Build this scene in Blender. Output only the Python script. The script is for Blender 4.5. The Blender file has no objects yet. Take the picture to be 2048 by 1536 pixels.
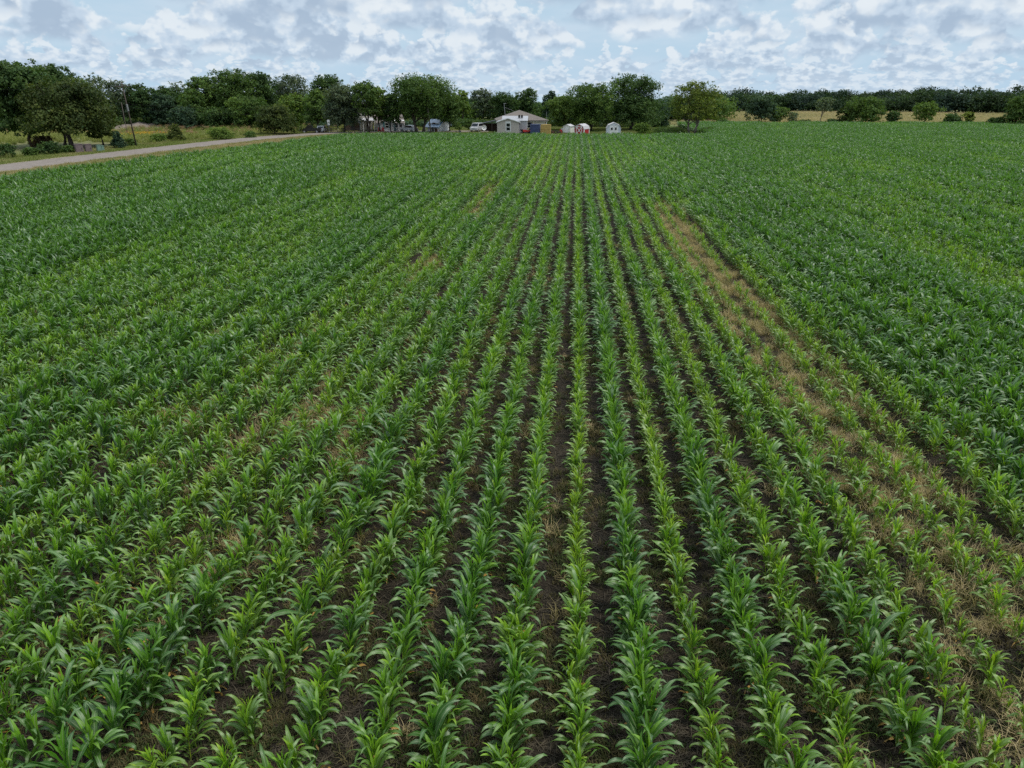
import bpy, math, random
import numpy as np
from mathutils import Vector
R = math.radians
SC = bpy.context.scene
COL = SC.collection
PI = math.pi

# ------------------------------------------------------------------ camera geometry
CAM_H = 9.1
F_PX = 1420.0                     # focal length in photograph pixels (2048 wide)
HORIZON = 180.0
PITCH = math.atan((768 - HORIZON) / F_PX)
YAW = R(4.95)                     # camera looks this much left of the corn rows (+Y)
CT, ST = math.cos(PITCH), math.sin(PITCH)
ROW = 0.965
ROW0 = 0.29

def ray(px, py):
    u, v = (px - 1024) / F_PX, (py - 768) / F_PX
    r = u
    f = CT - v * ST
    d = ST + v * CT
    x = r * math.cos(YAW) - f * math.sin(YAW)
    y = r * math.sin(YAW) + f * math.cos(YAW)
    return x, y, -d

def P(px, py, z=0.0):
    x, y, d = ray(px, py)
    t = (CAM_H - z) / -d
    return Vector((x * t, y * t, z))

def at(px, dist):
    """point on the ground in the direction of column px, dist metres away"""
    x, y, _ = ray(px, HORIZON + 80)
    k = dist / math.hypot(x, y)
    return Vector((x * k, y * k, 0))

def project(x, y, z):
    dx, dy, dz = x, y, z - CAM_H
    r = dx * math.cos(YAW) + dy * math.sin(YAW)
    f = -dx * math.sin(YAW) + dy * math.cos(YAW)
    zc = f * CT - dz * ST
    v = -(dz * CT + f * ST)
    return 1024 + F_PX * r / zc, 768 + F_PX * v / zc, zc

def height_at(p, ytop):
    """height of something standing at p whose top shows at picture row ytop"""
    lo, hi = 0.0, 40.0
    for _ in range(40):
        m = (lo + hi) / 2
        if project(p.x, p.y, m)[1] > ytop: lo = m
        else: hi = m
    return lo

def mpp(p):
    return project(p.x, p.y, 1.0)[2] / F_PX

def facing(p, extra=0.0):
    return math.atan2(-p.x, p.y) + extra

# ------------------------------------------------------------------ value noise
def vnoise(x, y, seed=0):
    x = np.asarray(x, float); y = np.asarray(y, float)
    xi = np.floor(x).astype(np.int64); yi = np.floor(y).astype(np.int64)
    fx = x - xi; fy = y - yi
    fx = fx * fx * (3 - 2 * fx); fy = fy * fy * (3 - 2 * fy)
    def h(a, b):
        n = (a * 374761393 + b * 668265263 + seed * 1442695041) & 0x7fffffff
        n = ((n ^ (n >> 13)) * 1274126177) & 0x7fffffff
        n = (n ^ (n >> 16)) & 0xffff
        return n / 65535.0
    a, b, c, d = h(xi, yi), h(xi + 1, yi), h(xi, yi + 1), h(xi + 1, yi + 1)
    return (a * (1 - fx) + b * fx) * (1 - fy) + (c * (1 - fx) + d * fx) * fy

# ------------------------------------------------------------------ tagging / objects
def tag(o, label=None, cat=None, group=None, kind=None):
    if label: o['label'] = label
    if cat: o['category'] = cat
    if group: o['group'] = group
    if kind: o['kind'] = kind
    return o

def empty(name, loc, rz=0.0, label=None, cat=None, group=None):
    o = bpy.data.objects.new(name, None)
    o.empty_display_size = 0.2
    COL.objects.link(o)
    o.location = loc
    o.rotation_euler = (0, 0, rz)
    return tag(o, label, cat, group)

def link(name, me, m=None, parent=None):
    o = bpy.data.objects.new(name, me)
    if m is not None and not me.materials: me.materials.append(m)
    COL.objects.link(o)
    if parent is not None: o.parent = parent
    return o

def mesh_quads(name, V, F, uv=None, tint=None, smooth=False):
    """V (n,3), F (m,k) with a constant k; uv per vertex, tint per vertex"""
    V = np.ascontiguousarray(V, np.float32); F = np.ascontiguousarray(F, np.int32)
    me = bpy.data.meshes.new(name)
    m, k = F.shape
    me.vertices.add(len(V)); me.vertices.foreach_set('co', V.ravel())
    me.loops.add(m * k); me.loops.foreach_set('vertex_index', F.ravel())
    me.polygons.add(m)
    me.polygons.foreach_set('loop_start', np.arange(0, m * k, k, dtype=np.int32))
    me.update(calc_edges=True)
    if uv is not None:
        l = me.uv_layers.new(name='UVMap')
        l.data.foreach_set('uv', np.ascontiguousarray(uv[F.ravel()], np.float32).ravel())
    if tint is not None:
        a = me.attributes.new('tint', 'FLOAT_COLOR', 'POINT')
        c = np.ones((len(V), 4), np.float32); c[:, :3] = tint
        a.data.foreach_set('color', c.ravel())
    if smooth: me.shade_smooth()
    me.validate()
    return me

class MB:
    """collects polygons of one part"""
    def __init__(s): s.v = []; s.f = []
    def add(s, vs, fs):
        b = len(s.v); s.v += [tuple(p) for p in vs]; s.f += [tuple(b + i for i in f) for f in fs]; return s
    def box(s, x0, x1, y0, y1, z0, z1):
        return s.add([(x0,y0,z0),(x1,y0,z0),(x1,y1,z0),(x0,y1,z0),(x0,y0,z1),(x1,y0,z1),(x1,y1,z1),(x0,y1,z1)],
                     [(0,3,2,1),(4,5,6,7),(0,1,5,4),(1,2,6,5),(2,3,7,6),(3,0,4,7)])
    def cbox(s, c, d):
        return s.box(c[0]-d[0]/2, c[0]+d[0]/2, c[1]-d[1]/2, c[1]+d[1]/2, c[2]-d[2]/2, c[2]+d[2]/2)
    def prism(s, prof, y0, y1):
        """profile of (x,z), counter-clockwise seen from -Y, swept along Y"""
        n = len(prof)
        vs = [(x, y0, z) for x, z in prof] + [(x, y1, z) for x, z in prof]
        fs = [tuple(range(n)), tuple(range(2*n-1, n-1, -1))]
        for i in range(n):
            j = (i + 1) % n
            fs.append((j, i, n + i, n + j))
        return s.add(vs, fs)
    def xprism(s, prof, x0, x1):
        """profile of (y,z) swept along X"""
        n = len(prof)
        vs = [(x0, y, z) for y, z in prof] + [(x1, y, z) for y, z in prof]
        fs = [tuple(range(n-1, -1, -1)), tuple(range(n, 2*n))]
        for i in range(n):
            j = (i + 1) % n
            fs.append((i, j, n + j, n + i))
        return s.add(vs, fs)
    def tube(s, pts, rad, n=7, cap=True):
        pts = [Vector(p) for p in pts]
        if not hasattr(rad, '__len__'): rad = [rad] * len(pts)
        b = len(s.v); rings = []
        for i, p in enumerate(pts):
            t = (pts[min(i+1, len(pts)-1)] - pts[max(i-1, 0)]).normalized()
            a = t.cross(Vector((0, 0, 1)))
            if a.length < 1e-3: a = Vector((1, 0, 0))
            a.normalize(); c = a.cross(t)
            for k in range(n):
                w = 2 * PI * k / n
                q = p + (a * math.cos(w) + c * math.sin(w)) * rad[i]
                s.v.append(tuple(q))
        for i in range(len(pts) - 1):
            for k in range(n):
                k2 = (k + 1) % n
                s.f.append((b+i*n+k, b+i*n+k2, b+(i+1)*n+k2, b+(i+1)*n+k))
        if cap:
            s.f.append(tuple(b + k for k in range(n-1, -1, -1)))
            s.f.append(tuple(b + (len(pts)-1)*n + k for k in range(n)))
        return s
    def disc(s, c, r, y0, y1, n=16):
        """short cylinder whose axis is Y"""
        prof = [(c[0] + r*math.cos(2*PI*k/n), c[1] + r*math.sin(2*PI*k/n)) for k in range(n)]
        return s.prism(prof, y0, y1)
    def build(s, name, m, parent=None, bevel=0.0, smooth=False):
        me = bpy.data.meshes.new(name)
        me.from_pydata(s.v, [], s.f)
        if bevel or True:
            import bmesh
            bm = bmesh.new(); bm.from_mesh(me)
            bmesh.ops.recalc_face_normals(bm, faces=bm.faces)
            if bevel:
                es = [e for e in bm.edges if len(e.link_faces) == 2 and e.calc_face_angle(0) > 0.5]
                bmesh.ops.bevel(bm, geom=es, offset=bevel, segments=2, affect='EDGES', clamp_overlap=True)
            bm.to_mesh(me); bm.free()
        if smooth: me.shade_smooth()
        return link(name, me, m, parent)

# ------------------------------------------------------------------ materials
def nodes(m):
    m.use_nodes = True
    nt = m.node_tree; nt.nodes.clear()
    return nt, nt.nodes, nt.links

def pmat(name, c1, c2=None, scale=3.0, rough=0.7, bump=0.0, spec=0.4, metal=0.0, detail=6.0, stretch=(1,1,1), bscale=None):
    m = bpy.data.materials.new(name); nt, N, L = nodes(m)
    out = N.new('ShaderNodeOutputMaterial'); b = N.new('ShaderNodeBsdfPrincipled')
    L.new(b.outputs[0], out.inputs[0])
    b.inputs['Roughness'].default_value = rough
    b.inputs['Specular IOR Level'].default_value = spec
    b.inputs['Metallic'].default_value = metal
    if c2 is None: c2 = tuple(c * 0.78 for c in c1)
    tc = N.new('ShaderNodeTexCoord'); mp = N.new('ShaderNodeMapping')
    mp.inputs['Scale'].default_value = stretch
    L.new(tc.outputs['Object'], mp.inputs[0])
    n = N.new('ShaderNodeTexNoise'); n.inputs['Scale'].default_value = scale; n.inputs['Detail'].default_value = detail
    L.new(mp.outputs[0], n.inputs[0])
    r = N.new('ShaderNodeMapRange'); r.inputs[1].default_value = 0.32; r.inputs[2].default_value = 0.68
    L.new(n.outputs[0], r.inputs[0])
    mx = N.new('ShaderNodeMix'); mx.data_type = 'RGBA'
    mx.inputs[6].default_value = (*c1, 1); mx.inputs[7].default_value = (*c2, 1)
    L.new(r.outputs[0], mx.inputs[0]); L.new(mx.outputs[2], b.inputs['Base Color'])
    if bump:
        n2 = N.new('ShaderNodeTexNoise'); n2.inputs['Scale'].default_value = bscale or scale * 4; n2.inputs['Detail'].default_value = 5
        L.new(mp.outputs[0], n2.inputs[0])
        bp = N.new('ShaderNodeBump'); bp.inputs['Strength'].default_value = bump; bp.inputs['Distance'].default_value = 0.05
        L.new(n2.outputs[0], bp.inputs['Height']); L.new(bp.outputs[0], b.inputs['Normal'])
    return m

def siding(name, c, pitch=0.2, vertical=False, rough=0.6, depth=0.35):
    """boards with thin dark joints"""
    m = pmat(name, c, tuple(x * 0.9 for x in c), 1.2, rough)
    nt = m.node_tree; N, L = nt.nodes, nt.links
    b = next(n for n in N if n.type == 'BSDF_PRINCIPLED')
    tc = next(n for n in N if n.type == 'TEX_COORD')
    s = N.new('ShaderNodeSeparateXYZ'); L.new(tc.outputs['Object'], s.inputs[0])
    if vertical:
        a = N.new('ShaderNodeMath'); a.operation = 'ADD'
        L.new(s.outputs[0], a.inputs[0]); L.new(s.outputs[1], a.inputs[1]); src = a.outputs[0]
    else: src = s.outputs[2]
    mu = N.new('ShaderNodeMath'); mu.operation = 'MULTIPLY'; mu.inputs[1].default_value = 1 / pitch; L.new(src, mu.inputs[0])
    fr = N.new('ShaderNodeMath'); fr.operation = 'FRACT'; L.new(mu.outputs[0], fr.inputs[0])
    ln = N.new('ShaderNodeMath'); ln.operation = 'GREATER_THAN'; ln.inputs[1].default_value = .88; L.new(fr.outputs[0], ln.inputs[0])
    old = b.inputs['Base Color'].links[0].from_socket
    jm = N.new('ShaderNodeMix'); jm.data_type = 'RGBA'; L.new(ln.outputs[0], jm.inputs[0]); L.new(old, jm.inputs[6])
    jm.inputs[7].default_value = (*[x * .6 for x in c], 1); L.new(jm.outputs[2], b.inputs['Base Color'])
    return m

def glass_mat(name, c=(0.012, 0.014, 0.016)):
    m = pmat(name, c, c, 1.0, 0.08, spec=0.6)
    return m

def leaf_shader(name, attr_type, rough=0.55, spec=0.4, trans=0.3, gain=1.0, midrib=False, tint_mul=(1, 1, 1)):
    m = bpy.data.materials.new(name); nt, N, L = nodes(m)
    out = N.new('ShaderNodeOutputMaterial'); b = N.new('ShaderNodeBsdfPrincipled')
    b.inputs['Roughness'].default_value = rough; b.inputs['Specular IOR Level'].default_value = spec
    a = N.new('ShaderNodeAttribute'); a.attribute_type = attr_type; a.attribute_name = 'tint'
    ml = N.new('ShaderNodeMix'); ml.data_type = 'RGBA'; ml.blend_type = 'MULTIPLY'; ml.inputs[0].default_value = 1
    L.new(a.outputs['Color'], ml.inputs[6]); ml.inputs[7].default_value = (*[gain * t for t in tint_mul], 1)
    col = ml.outputs[2]
    if midrib:
        tc = N.new('ShaderNodeTexCoord'); s = N.new('ShaderNodeSeparateXYZ'); L.new(tc.outputs['UV'], s.inputs[0])
        d = N.new('ShaderNodeMath'); d.operation = 'SUBTRACT'; d.inputs[1].default_value = 0.5; L.new(s.outputs[0], d.inputs[0])
        ab = N.new('ShaderNodeMath'); ab.operation = 'ABSOLUTE'; L.new(d.outputs[0], ab.inputs[0])
        r = N.new('ShaderNodeMapRange'); r.inputs[1].default_value = 0.045; r.inputs[2].default_value = 0.085
        r.inputs[3].default_value = 0.75; r.inputs[4].default_value = 0.0; L.new(ab.outputs[0], r.inputs[0])
        mr = N.new('ShaderNodeMix'); mr.data_type = 'RGBA'; L.new(r.outputs[0], mr.inputs[0])
        mp = N.new('ShaderNodeMapping'); mp.inputs['Scale'].default_value = (26, 1.6, 1); L.new(tc.outputs['UV'], mp.inputs[0])
        oi = N.new('ShaderNodeObjectInfo')
        no = N.new('ShaderNodeTexNoise'); no.noise_dimensions = '4D'; no.inputs['Scale'].default_value = 1.0; no.inputs['Detail'].default_value = 3
        L.new(mp.outputs[0], no.inputs['Vector']); 
        wv = N.new('ShaderNodeMath'); wv.operation = 'MULTIPLY'; wv.inputs[1].default_value = 40; L.new(oi.outputs['Random'], wv.inputs[0]); L.new(wv.outputs[0], no.inputs['W'])
        rr = N.new('ShaderNodeMapRange'); rr.inputs[1].default_value = 0.3; rr.inputs[2].default_value = 0.7; rr.inputs[3].default_value = 0.75; rr.inputs[4].default_value = 1.28
        L.new(no.outputs[0], rr.inputs[0])
        hm = N.new('ShaderNodeMix'); hm.data_type = 'RGBA'; hm.blend_type = 'MULTIPLY'; hm.inputs[0].default_value = 1
        L.new(col, hm.inputs[6]); L.new(rr.outputs[0], hm.inputs[7])
        # young growth towards the base of each blade is a little yellower
        L.new(hm.outputs[2], mr.inputs[6]); mr.inputs[7].default_value = (0.22, 0.29, 0.14, 1)
        col = mr.outputs[2]
        bp = N.new('ShaderNodeBump'); bp.inputs['Strength'].default_value = 0.25; bp.inputs['Distance'].default_value = 0.01
        L.new(no.outputs[0], bp.inputs['Height']); L.new(bp.outputs[0], b.inputs['Normal'])
    L.new(col, b.inputs['Base Color'])
    if trans > 0:
        t = N.new('ShaderNodeBsdfTranslucent'); x = N.new('ShaderNodeMixShader'); x.inputs[0].default_value = trans
        tm = N.new('ShaderNodeMix'); tm.data_type = 'RGBA'; tm.blend_type = 'MULTIPLY'; tm.inputs[0].default_value = 1
        tm.inputs[7].default_value = (1.35, 1.5, 0.55, 1); L.new(col, tm.inputs[6]); L.new(tm.outputs[2], t.inputs[0])
        L.new(b.outputs[0], x.inputs[1]); L.new(t.outputs[0], x.inputs[2]); L.new(x.outputs[0], out.inputs[0])
    else: L.new(b.outputs[0], out.inputs[0])
    return m

M = {}
M['corn_leaf'] = leaf_shader('corn_leaf', 'INSTANCER', 0.46, 0.88, 0.28, 1.0, True)
M['corn_whorl'] = leaf_shader('corn_whorl', 'INSTANCER', 0.5, 0.5, 0.36, 1.0, True, (2.0, 1.80, 0.85))
M['corn_stalk'] = leaf_shader('corn_stalk', 'INSTANCER', 0.5, 0.4, 0.0, 1.0, False, (1.9, 1.35, 1.1))
M['grass'] = leaf_shader('grass_blade', 'INSTANCER', 0.65, 0.25, 0.25)
M['leaf'] = leaf_shader('tree_leaf', 'GEOMETRY', 0.7, 0.18, 0.32)
M['withered'] = pmat('withered_leaf', (0.36, 0.20, 0.035), (0.22, 0.15, 0.05), 9, 0.7)
M['bark'] = pmat('bark', (0.085, 0.068, 0.052), (0.045, 0.036, 0.028), 4, 0.9, 0.6, stretch=(1, 1, 0.25))
M['pale_bark'] = pmat('pale_bark', (0.22, 0.19, 0.16), (0.11, 0.09, 0.075), 4, 0.9, 0.5, stretch=(1, 1, 0.25))

# ------------------------------------------------------------------ scatter (only for stuff)
def scatter(name, pts, rot, sc, idx, tint, variants):
    n = len(pts)
    coll = bpy.data.collections.new(name + ' sources')
    for i, me in enumerate(variants):
        coll.objects.link(bpy.data.objects.new('%s_%02d' % (name, i), me))
    me = bpy.data.meshes.new(name)
    me.vertices.add(n); me.vertices.foreach_set('co', np.ascontiguousarray(pts, np.float32).ravel())
    def attr(nm, ty, key, arr):
        a = me.attributes.new(nm, ty, 'POINT'); a.data.foreach_set(key, np.ascontiguousarray(arr).ravel())
    attr('rot', 'FLOAT_VECTOR', 'vector', np.asarray(rot, np.float32))
    attr('sc', 'FLOAT_VECTOR', 'vector', np.asarray(sc, np.float32))
    attr('idx', 'INT', 'value', np.asarray(idx, np.int32))
    c = np.ones((n, 4), np.float32); c[:, :3] = tint
    attr('tint', 'FLOAT_COLOR', 'color', c)
    me.update()
    ob = link(name, me)
    g = bpy.data.node_groups.new(name + ' scatter', 'GeometryNodeTree')
    g.interface.new_socket('Geometry', in_out='INPUT', socket_type='NodeSocketGeometry')
    g.interface.new_socket('Geometry', in_out='OUTPUT', socket_type='NodeSocketGeometry')
    N, L = g.nodes, g.links
    gi = N.new('NodeGroupInput'); go = N.new('NodeGroupOutput')
    ip = N.new('GeometryNodeInstanceOnPoints'); ci = N.new('GeometryNodeCollectionInfo')
    ci.inputs[0].default_value = coll; ci.inputs['Separate Children'].default_value = True; ci.inputs['Reset Children'].default_value = True
    def na(nm, ty):
        a = N.new('GeometryNodeInputNamedAttribute'); a.data_type = ty; a.inputs[0].default_value = nm
        return a.outputs[0]
    e = N.new('FunctionNodeEulerToRotation')
    L.new(na('rot', 'FLOAT_VECTOR'), e.inputs[0])
    L.new(gi.outputs[0], ip.inputs['Points']); L.new(ci.outputs[0], ip.inputs['Instance'])
    ip.inputs['Pick Instance'].default_value = True
    L.new(na('idx', 'INT'), ip.inputs['Instance Index'])
    L.new(e.outputs[0], ip.inputs['Rotation']); L.new(na('sc', 'FLOAT_VECTOR'), ip.inputs['Scale'])
    L.new(ip.outputs[0], go.inputs[0])
    md = ob.modifiers.new('scatter', 'NODES'); md.node_group = g
    return ob
# ------------------------------------------------------------------ corn plant
def blade(rng, base, az, a0, bend, L, W, nseg, fold=0.5, wave=0.012, twist=0.0, power=1.6):
    """one leaf as a strip of three vertices across: returns V, F, UV"""
    s = np.linspace(0, 1, nseg + 1)
    el = a0 - bend * s ** power
    ds = L / nseg
    px = np.concatenate([[0], np.cumsum(np.cos(el[:-1]) * ds)])
    pz = np.concatenate([[0], np.cumsum(np.sin(el[:-1]) * ds)])
    sway = rng.normal(0, 0.09) * L * s ** 2
    w = 0.5 * W * np.clip(0.55 + 1.6 * s, 0, 1) * np.clip(1 - s ** 3.6, 0, 1) ** 0.85
    w[-1] = 0.0015
    fo = fold * (1 - 0.75 * s)
    tw = twist * s
    ph = rng.uniform(0, 6); k = rng.uniform(9, 15)
    V, U = [], []
    for i in range(nseg + 1):
        T = np.array([math.cos(el[i]), 0, math.sin(el[i])])
        N = np.array([-math.sin(el[i]), 0, math.cos(el[i])])
        S = np.array([0, 1.0, 0])
        S2 = S * math.cos(tw[i]) + N * math.sin(tw[i]); N2 = N * math.cos(tw[i]) - S * math.sin(tw[i])
        c = np.array([px[i], sway[i], pz[i]])
        for j, sd in enumerate((-1, 0, 1)):
            q = c + S2 * sd * w[i] * math.cos(fo[i]) + N2 * abs(sd) * w[i] * math.sin(fo[i])
            if sd: q = q + N2 * wave * math.sin(k * s[i] + ph + (2.1 if sd > 0 else 0)) * min(1, 3 * s[i]) * (w[i] / (0.5 * W) + .2)
            V.append(q); U.append((0.5 + 0.5 * sd, s[i]))
    V = np.array(V); ca, sa = math.cos(az), math.sin(az)
    X = V[:, 0] * ca - V[:, 1] * sa; Y = V[:, 0] * sa + V[:, 1] * ca
    V = np.stack([X, Y, V[:, 2]], 1) + np.array(base)
    F = []
    for i in range(nseg):
        b = 3 * i
        F += [(b, b+1, b+4, b+3), (b+1, b+2, b+5, b+4)]
    return V, np.array(F), np.array(U)

def merge(parts):
    Vs, Fs, Us, o = [], [], [], 0
    for V, F, U in parts:
        Vs.append(V); Fs.append(F + o); Us.append(U); o += len(V)
    return np.concatenate(Vs), np.concatenate(Fs), np.concatenate(Us)

def stalk_geo(rng, h, r=0.013, n=6):
    zs = np.linspace(0, h, 6); V, F, U = [], [], []
    lx, ly = rng.normal(0, .02), rng.normal(0, .02)
    for i, z in enumerate(zs):
        rr = r * (1 - .45 * i / 5) * (1.15 if i % 2 else .95)
        for k in range(n):
            a = 2 * PI * k / n
            V.append((lx * (z/h)**2 + rr * math.cos(a), ly * (z/h)**2 + rr * math.sin(a), z)); U.append((0.1, z / h))
    for i in range(5):
        for k in range(n):
            F.append((i*n+k, i*n+(k+1) % n, (i+1)*n+(k+1) % n, (i+1)*n+k))
    return np.array(V), np.array(F), np.array(U)

def corn_geo(seed, ns):
    """nominal plant, about 1.05 m to the tip of the whorl; leaves lie mostly in the XZ plane"""
    rng = np.random.default_rng(seed)
    fol, who = [], []
    nl = int(rng.integers(8, 12))
    hs = rng.uniform(0.58, 0.74)
    side = rng.integers(0, 2) * PI
    for k in range(nl):
        t = k / (nl - 1)
        h = 0.06 + (hs - 0.14) * t ** .95
        az = side + PI * (k % 2) + rng.normal(0, 0.38)
        L = (0.29 + 0.39 * math.sin(PI * (0.10 + 0.62 * t))) * rng.uniform(.80, 1.18)
        a0 = R(48 + 24 * t + rng.normal(0, 8))
        bend = R(140 + 34 * math.sin(PI * min(1, t + .15)) + rng.normal(0, 26))
        if t > .45 and rng.random() < .15: bend *= .45
        W = (0.050 + 0.036 * math.sin(PI * (0.1 + .7 * t))) * rng.uniform(.82, 1.18)
        fol.append(blade(rng, (0, 0, h), az, a0, bend, L, W, ns, .38, .018, rng.normal(0, .6), rng.uniform(2.5, 3.8) + 1.2 * t * rng.random()))
    for k in range(4 + int(rng.random() < .5)):
        az = side + PI * ((nl + k) % 2) + rng.normal(0, .5)
        L = (0.57 - 0.055 * k) * rng.uniform(.82, 1.14)
        a0 = R(70 + 5 * k + rng.normal(0, 4)); bend = R(140 - 34 * k + rng.normal(0, 22))
        who.append(blade(rng, (0, 0, hs - .16 + .05 * k), az, a0, bend, L, 0.074 - .008 * k, ns, .65, .010, rng.normal(0, .4), rng.uniform(3.2, 6.0)))
    dry = [blade(rng, (0, 0, .05), side + rng.normal(0, .8) + PI * j, R(28), R(110), rng.uniform(.25, .36), .04, ns, .5, .016, rng.normal(0, 1)) for j in range(1 + int(rng.random() < .4))]
    return merge(fol), merge(who), stalk_geo(rng, hs), merge(dry)

NVAR = 24
near_var, mid_var = [], []
for i in range(NVAR):
    f, w, s, d = corn_geo(100 + i, 10)
    near_var.append((mesh_quads('foliage', *f[:2], f[2], smooth=True), mesh_quads('whorl', *w[:2], w[2], smooth=True),
                     mesh_quads('stalk', *s[:2], s[2], smooth=True), mesh_quads('withered_leaf', *d[:2], d[2], smooth=True)))
    for me, mm in zip(near_var[-1], ('corn_leaf', 'corn_whorl', 'corn_stalk', 'withered')): me.materials.append(M[mm])
def joined_corn(i, ns, dry):
    f, w, s, d = corn_geo(100 + i, ns)
    ps = [f, w, s] + ([d] if dry else [])
    V, F, U = merge(ps)
    me = mesh_quads('corn', V, F, U, smooth=True)
    for mm in ('corn_leaf', 'corn_whorl', 'corn_stalk', 'withered')[:len(ps)]: me.materials.append(M[mm])
    mi = np.concatenate([np.full(len(p[1]), k) for k, p in enumerate(ps)]).astype(np.int32)
    me.polygons.foreach_set('material_index', mi)
    return me
near_join = [joined_corn(i, 8, i % 3 == 0) for i in range(NVAR)]
far_join = [joined_corn(i, 5, False) for i in range(NVAR)]

# ------------------------------------------------------------------ where the field lies
# left edge runs beside the road verge, far edge along the yards, then further back on the right
FL0, FL1 = P(0, 372), P(690, 279)                 # left field edge
FFAR = P(1000, 279).y
YARD_X = P(1402, 272).x
FBACK = P(1700, 252.5).y
def left_edge_x(y):
    t = (y - FL0.y) / (FL1.y - FL0.y)
    return FL0.x + (FL1.x - FL0.x) * t

rng = np.random.default_rng(7)
xs, ys = [], []
rows = np.arange(-110, 240)
row_h = {int(r): rng.normal(0, .075) for r in rows}
row_h[0] = -.06; row_h[1] = .17; row_h[2] = -.10; row_h[3] = .12; row_h[-1] = .02; row_h[-2] = .02; row_h[-3] = -.04; row_h[-4] = -.13; row_h[4] = -.08; row_h[5] = .05
RX, RY, RI = [], [], []
for r in rows:
    x = ROW0 + ROW * r
    if x > 0: y0 = max(5.6, (x - 5) / 0.92)
    else: y0 = max(5.6, (-x - 5) / 1.12)
    yend = FFAR + .087 * (x + 15) if x < YARD_X else FBACK + .087 * (x - 74)
    if y0 >= yend: continue
    y = y0 + rng.uniform(0, .3)
    far = 0
    n = int((yend - y0) / .15) + 4
    st = np.where(np.arange(n) * .25 + y0 > 70, .22, .165) * rng.uniform(.55, 1.45, n)
    yy = y0 + np.cumsum(st)
    yy = yy[yy < yend - rng.uniform(0, .3)]
    xx = x + rng.normal(0, .045 if abs(r) < 4 else .075, len(yy)) + (vnoise(yy / 7.0, np.full(len(yy), r * 3.7), 5) - .5) * .10
    ok = xx > np.array([left_edge_x(v) for v in yy]) + .3
    RX.append(xx[ok]); RY.append(yy[ok]); RI.append(np.full(ok.sum(), r))
X = np.concatenate(RX); Y = np.concatenate(RY); RI = np.concatenate(RI)

def sstep(a, b, x):
    t = np.clip((x - a) / (b - a), 0, 1); return t * t * (3 - 2 * t)

def streak(x, y):
    """0..1: bare strips of drilled-out, weedy ground along the rows (seen as tan streaks)"""
    nr = vnoise(x / 1.3, y / 5.0, 21); nr2 = vnoise(x / .8, y / 2.2, 22)
    right = np.exp(-np.abs((x - 7.6 - .4 * np.sin(y / 9.0)) / (1.30 + .40 * (1 - sstep(24, 40, y)))) ** 3) * sstep(5, 9, y) * (1 - sstep(60, 70, y))
    right *= (.45 + .85 * nr) * (.48 + .52 * sstep(20, 38, y))
    r2 = np.exp(-np.abs((x - 5.2) / .55) ** 3) * sstep(38, 44, y) * (1 - sstep(58, 64, y)) * .38
    left = np.exp(-np.abs((x + 8.0 + .4 * np.sin(y / 11.0)) / 1.0) ** 3) * sstep(8, 12, y) * (1 - sstep(72, 80, y))
    gate = np.maximum(sstep(50, 54, y) * 1.1, np.exp(-((y - 38) / 4.0) ** 2) * .95)
    gate = np.maximum(gate, np.exp(-((y - 17) / 3.5) ** 2) * .3); gate = np.maximum(gate, .12)
    left *= (.35 + .8 * nr) * gate
    l2 = np.exp(-np.abs((x + 7.2) / 2.6) ** 3) * np.exp(-np.abs((y - 16) / 6.5) ** 3) * np.clip(vnoise(x / 1.1, y / 2.6, 41) * 2.2 - .75, 0, 1) * .56
    c = np.exp(-np.abs((x - 3.4) / 1.2) ** 2) * sstep(5, 6, y) * (1 - sstep(9, 14, y)) * .10
    l3 = np.exp(-np.abs((x + 11.5) / 3.2) ** 3) * np.exp(-np.abs((y - 22) / 8.0) ** 3) * np.clip(vnoise(x / 1.0, y / 3.0, 43) * 2.2 - .95, 0, 1) * .52
    return np.clip(np.maximum.reduce([right, r2, left, l2, l3, c]) * (.75 + .5 * nr2), 0, 1)

def vigour(x, y, ri):
    band = vnoise(x / 4.2, y / 34.0, 3); patch = vnoise(x / 1.6, y / 7.0, 4); big = vnoise(x / 17.0, y / 30.0, 9)
    rh = np.array([row_h[int(r)] for r in ri])
    return .93 + .34 * (band - .5) + .26 * (patch - .5) + .18 * (big - .5) + rh * np.where(np.abs(ri) < 7, 1.0, .55)
SK = streak(X, Y)
VG = vigour(X, Y, RI)
side = sstep(9.0, 14.0, np.abs(X))
VG = VG + .11 * side - .46 * SK
VG += rng.normal(0, .085, len(X))
keep = rng.random(len(X)) > .03 + .68 * np.clip(SK - .34, 0, 1) * 1.2
X, Y, RI, SK, VG = X[keep], Y[keep], RI[keep], SK[keep], VG[keep]
# colour of each plant: deep green where strong, yellow-green where weak
def plant_tint(vg, sk, n):
    t = np.clip((vg - .62) / .48, 0, 1)[:, None]
    t = np.clip(t + rng.normal(0, .16, (n, 1)), 0, 1)
    weak = np.array([.150, .250, .028]); mid = np.array([.086, .190, .020]); strong = np.array([.042, .120, .020])
    c = np.where(t < .5, weak + (mid - weak) * t * 2, mid + (strong - mid) * (t - .5) * 2)
    return c * rng.uniform(.84, 1.16, (n, 1))
TINT = plant_tint(VG, SK, len(X))
SCALE = np.clip(VG + .14 * sstep(45, 100, Y), .36, 1.34) * np.where(np.abs(RI) < 4, .98, 1.02)
ROT = rng.normal(0, R(34), len(X)) + PI * rng.integers(0, 2, len(X))
TX, TY = rng.normal(0, .08, len(X)), rng.normal(0, .08, len(X))
IDX = rng.integers(0, NVAR, len(X))
WID = SCALE * rng.uniform(.84, 1.18, len(X)) * (1 + .12 * sstep(35, 80, Y))

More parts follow.
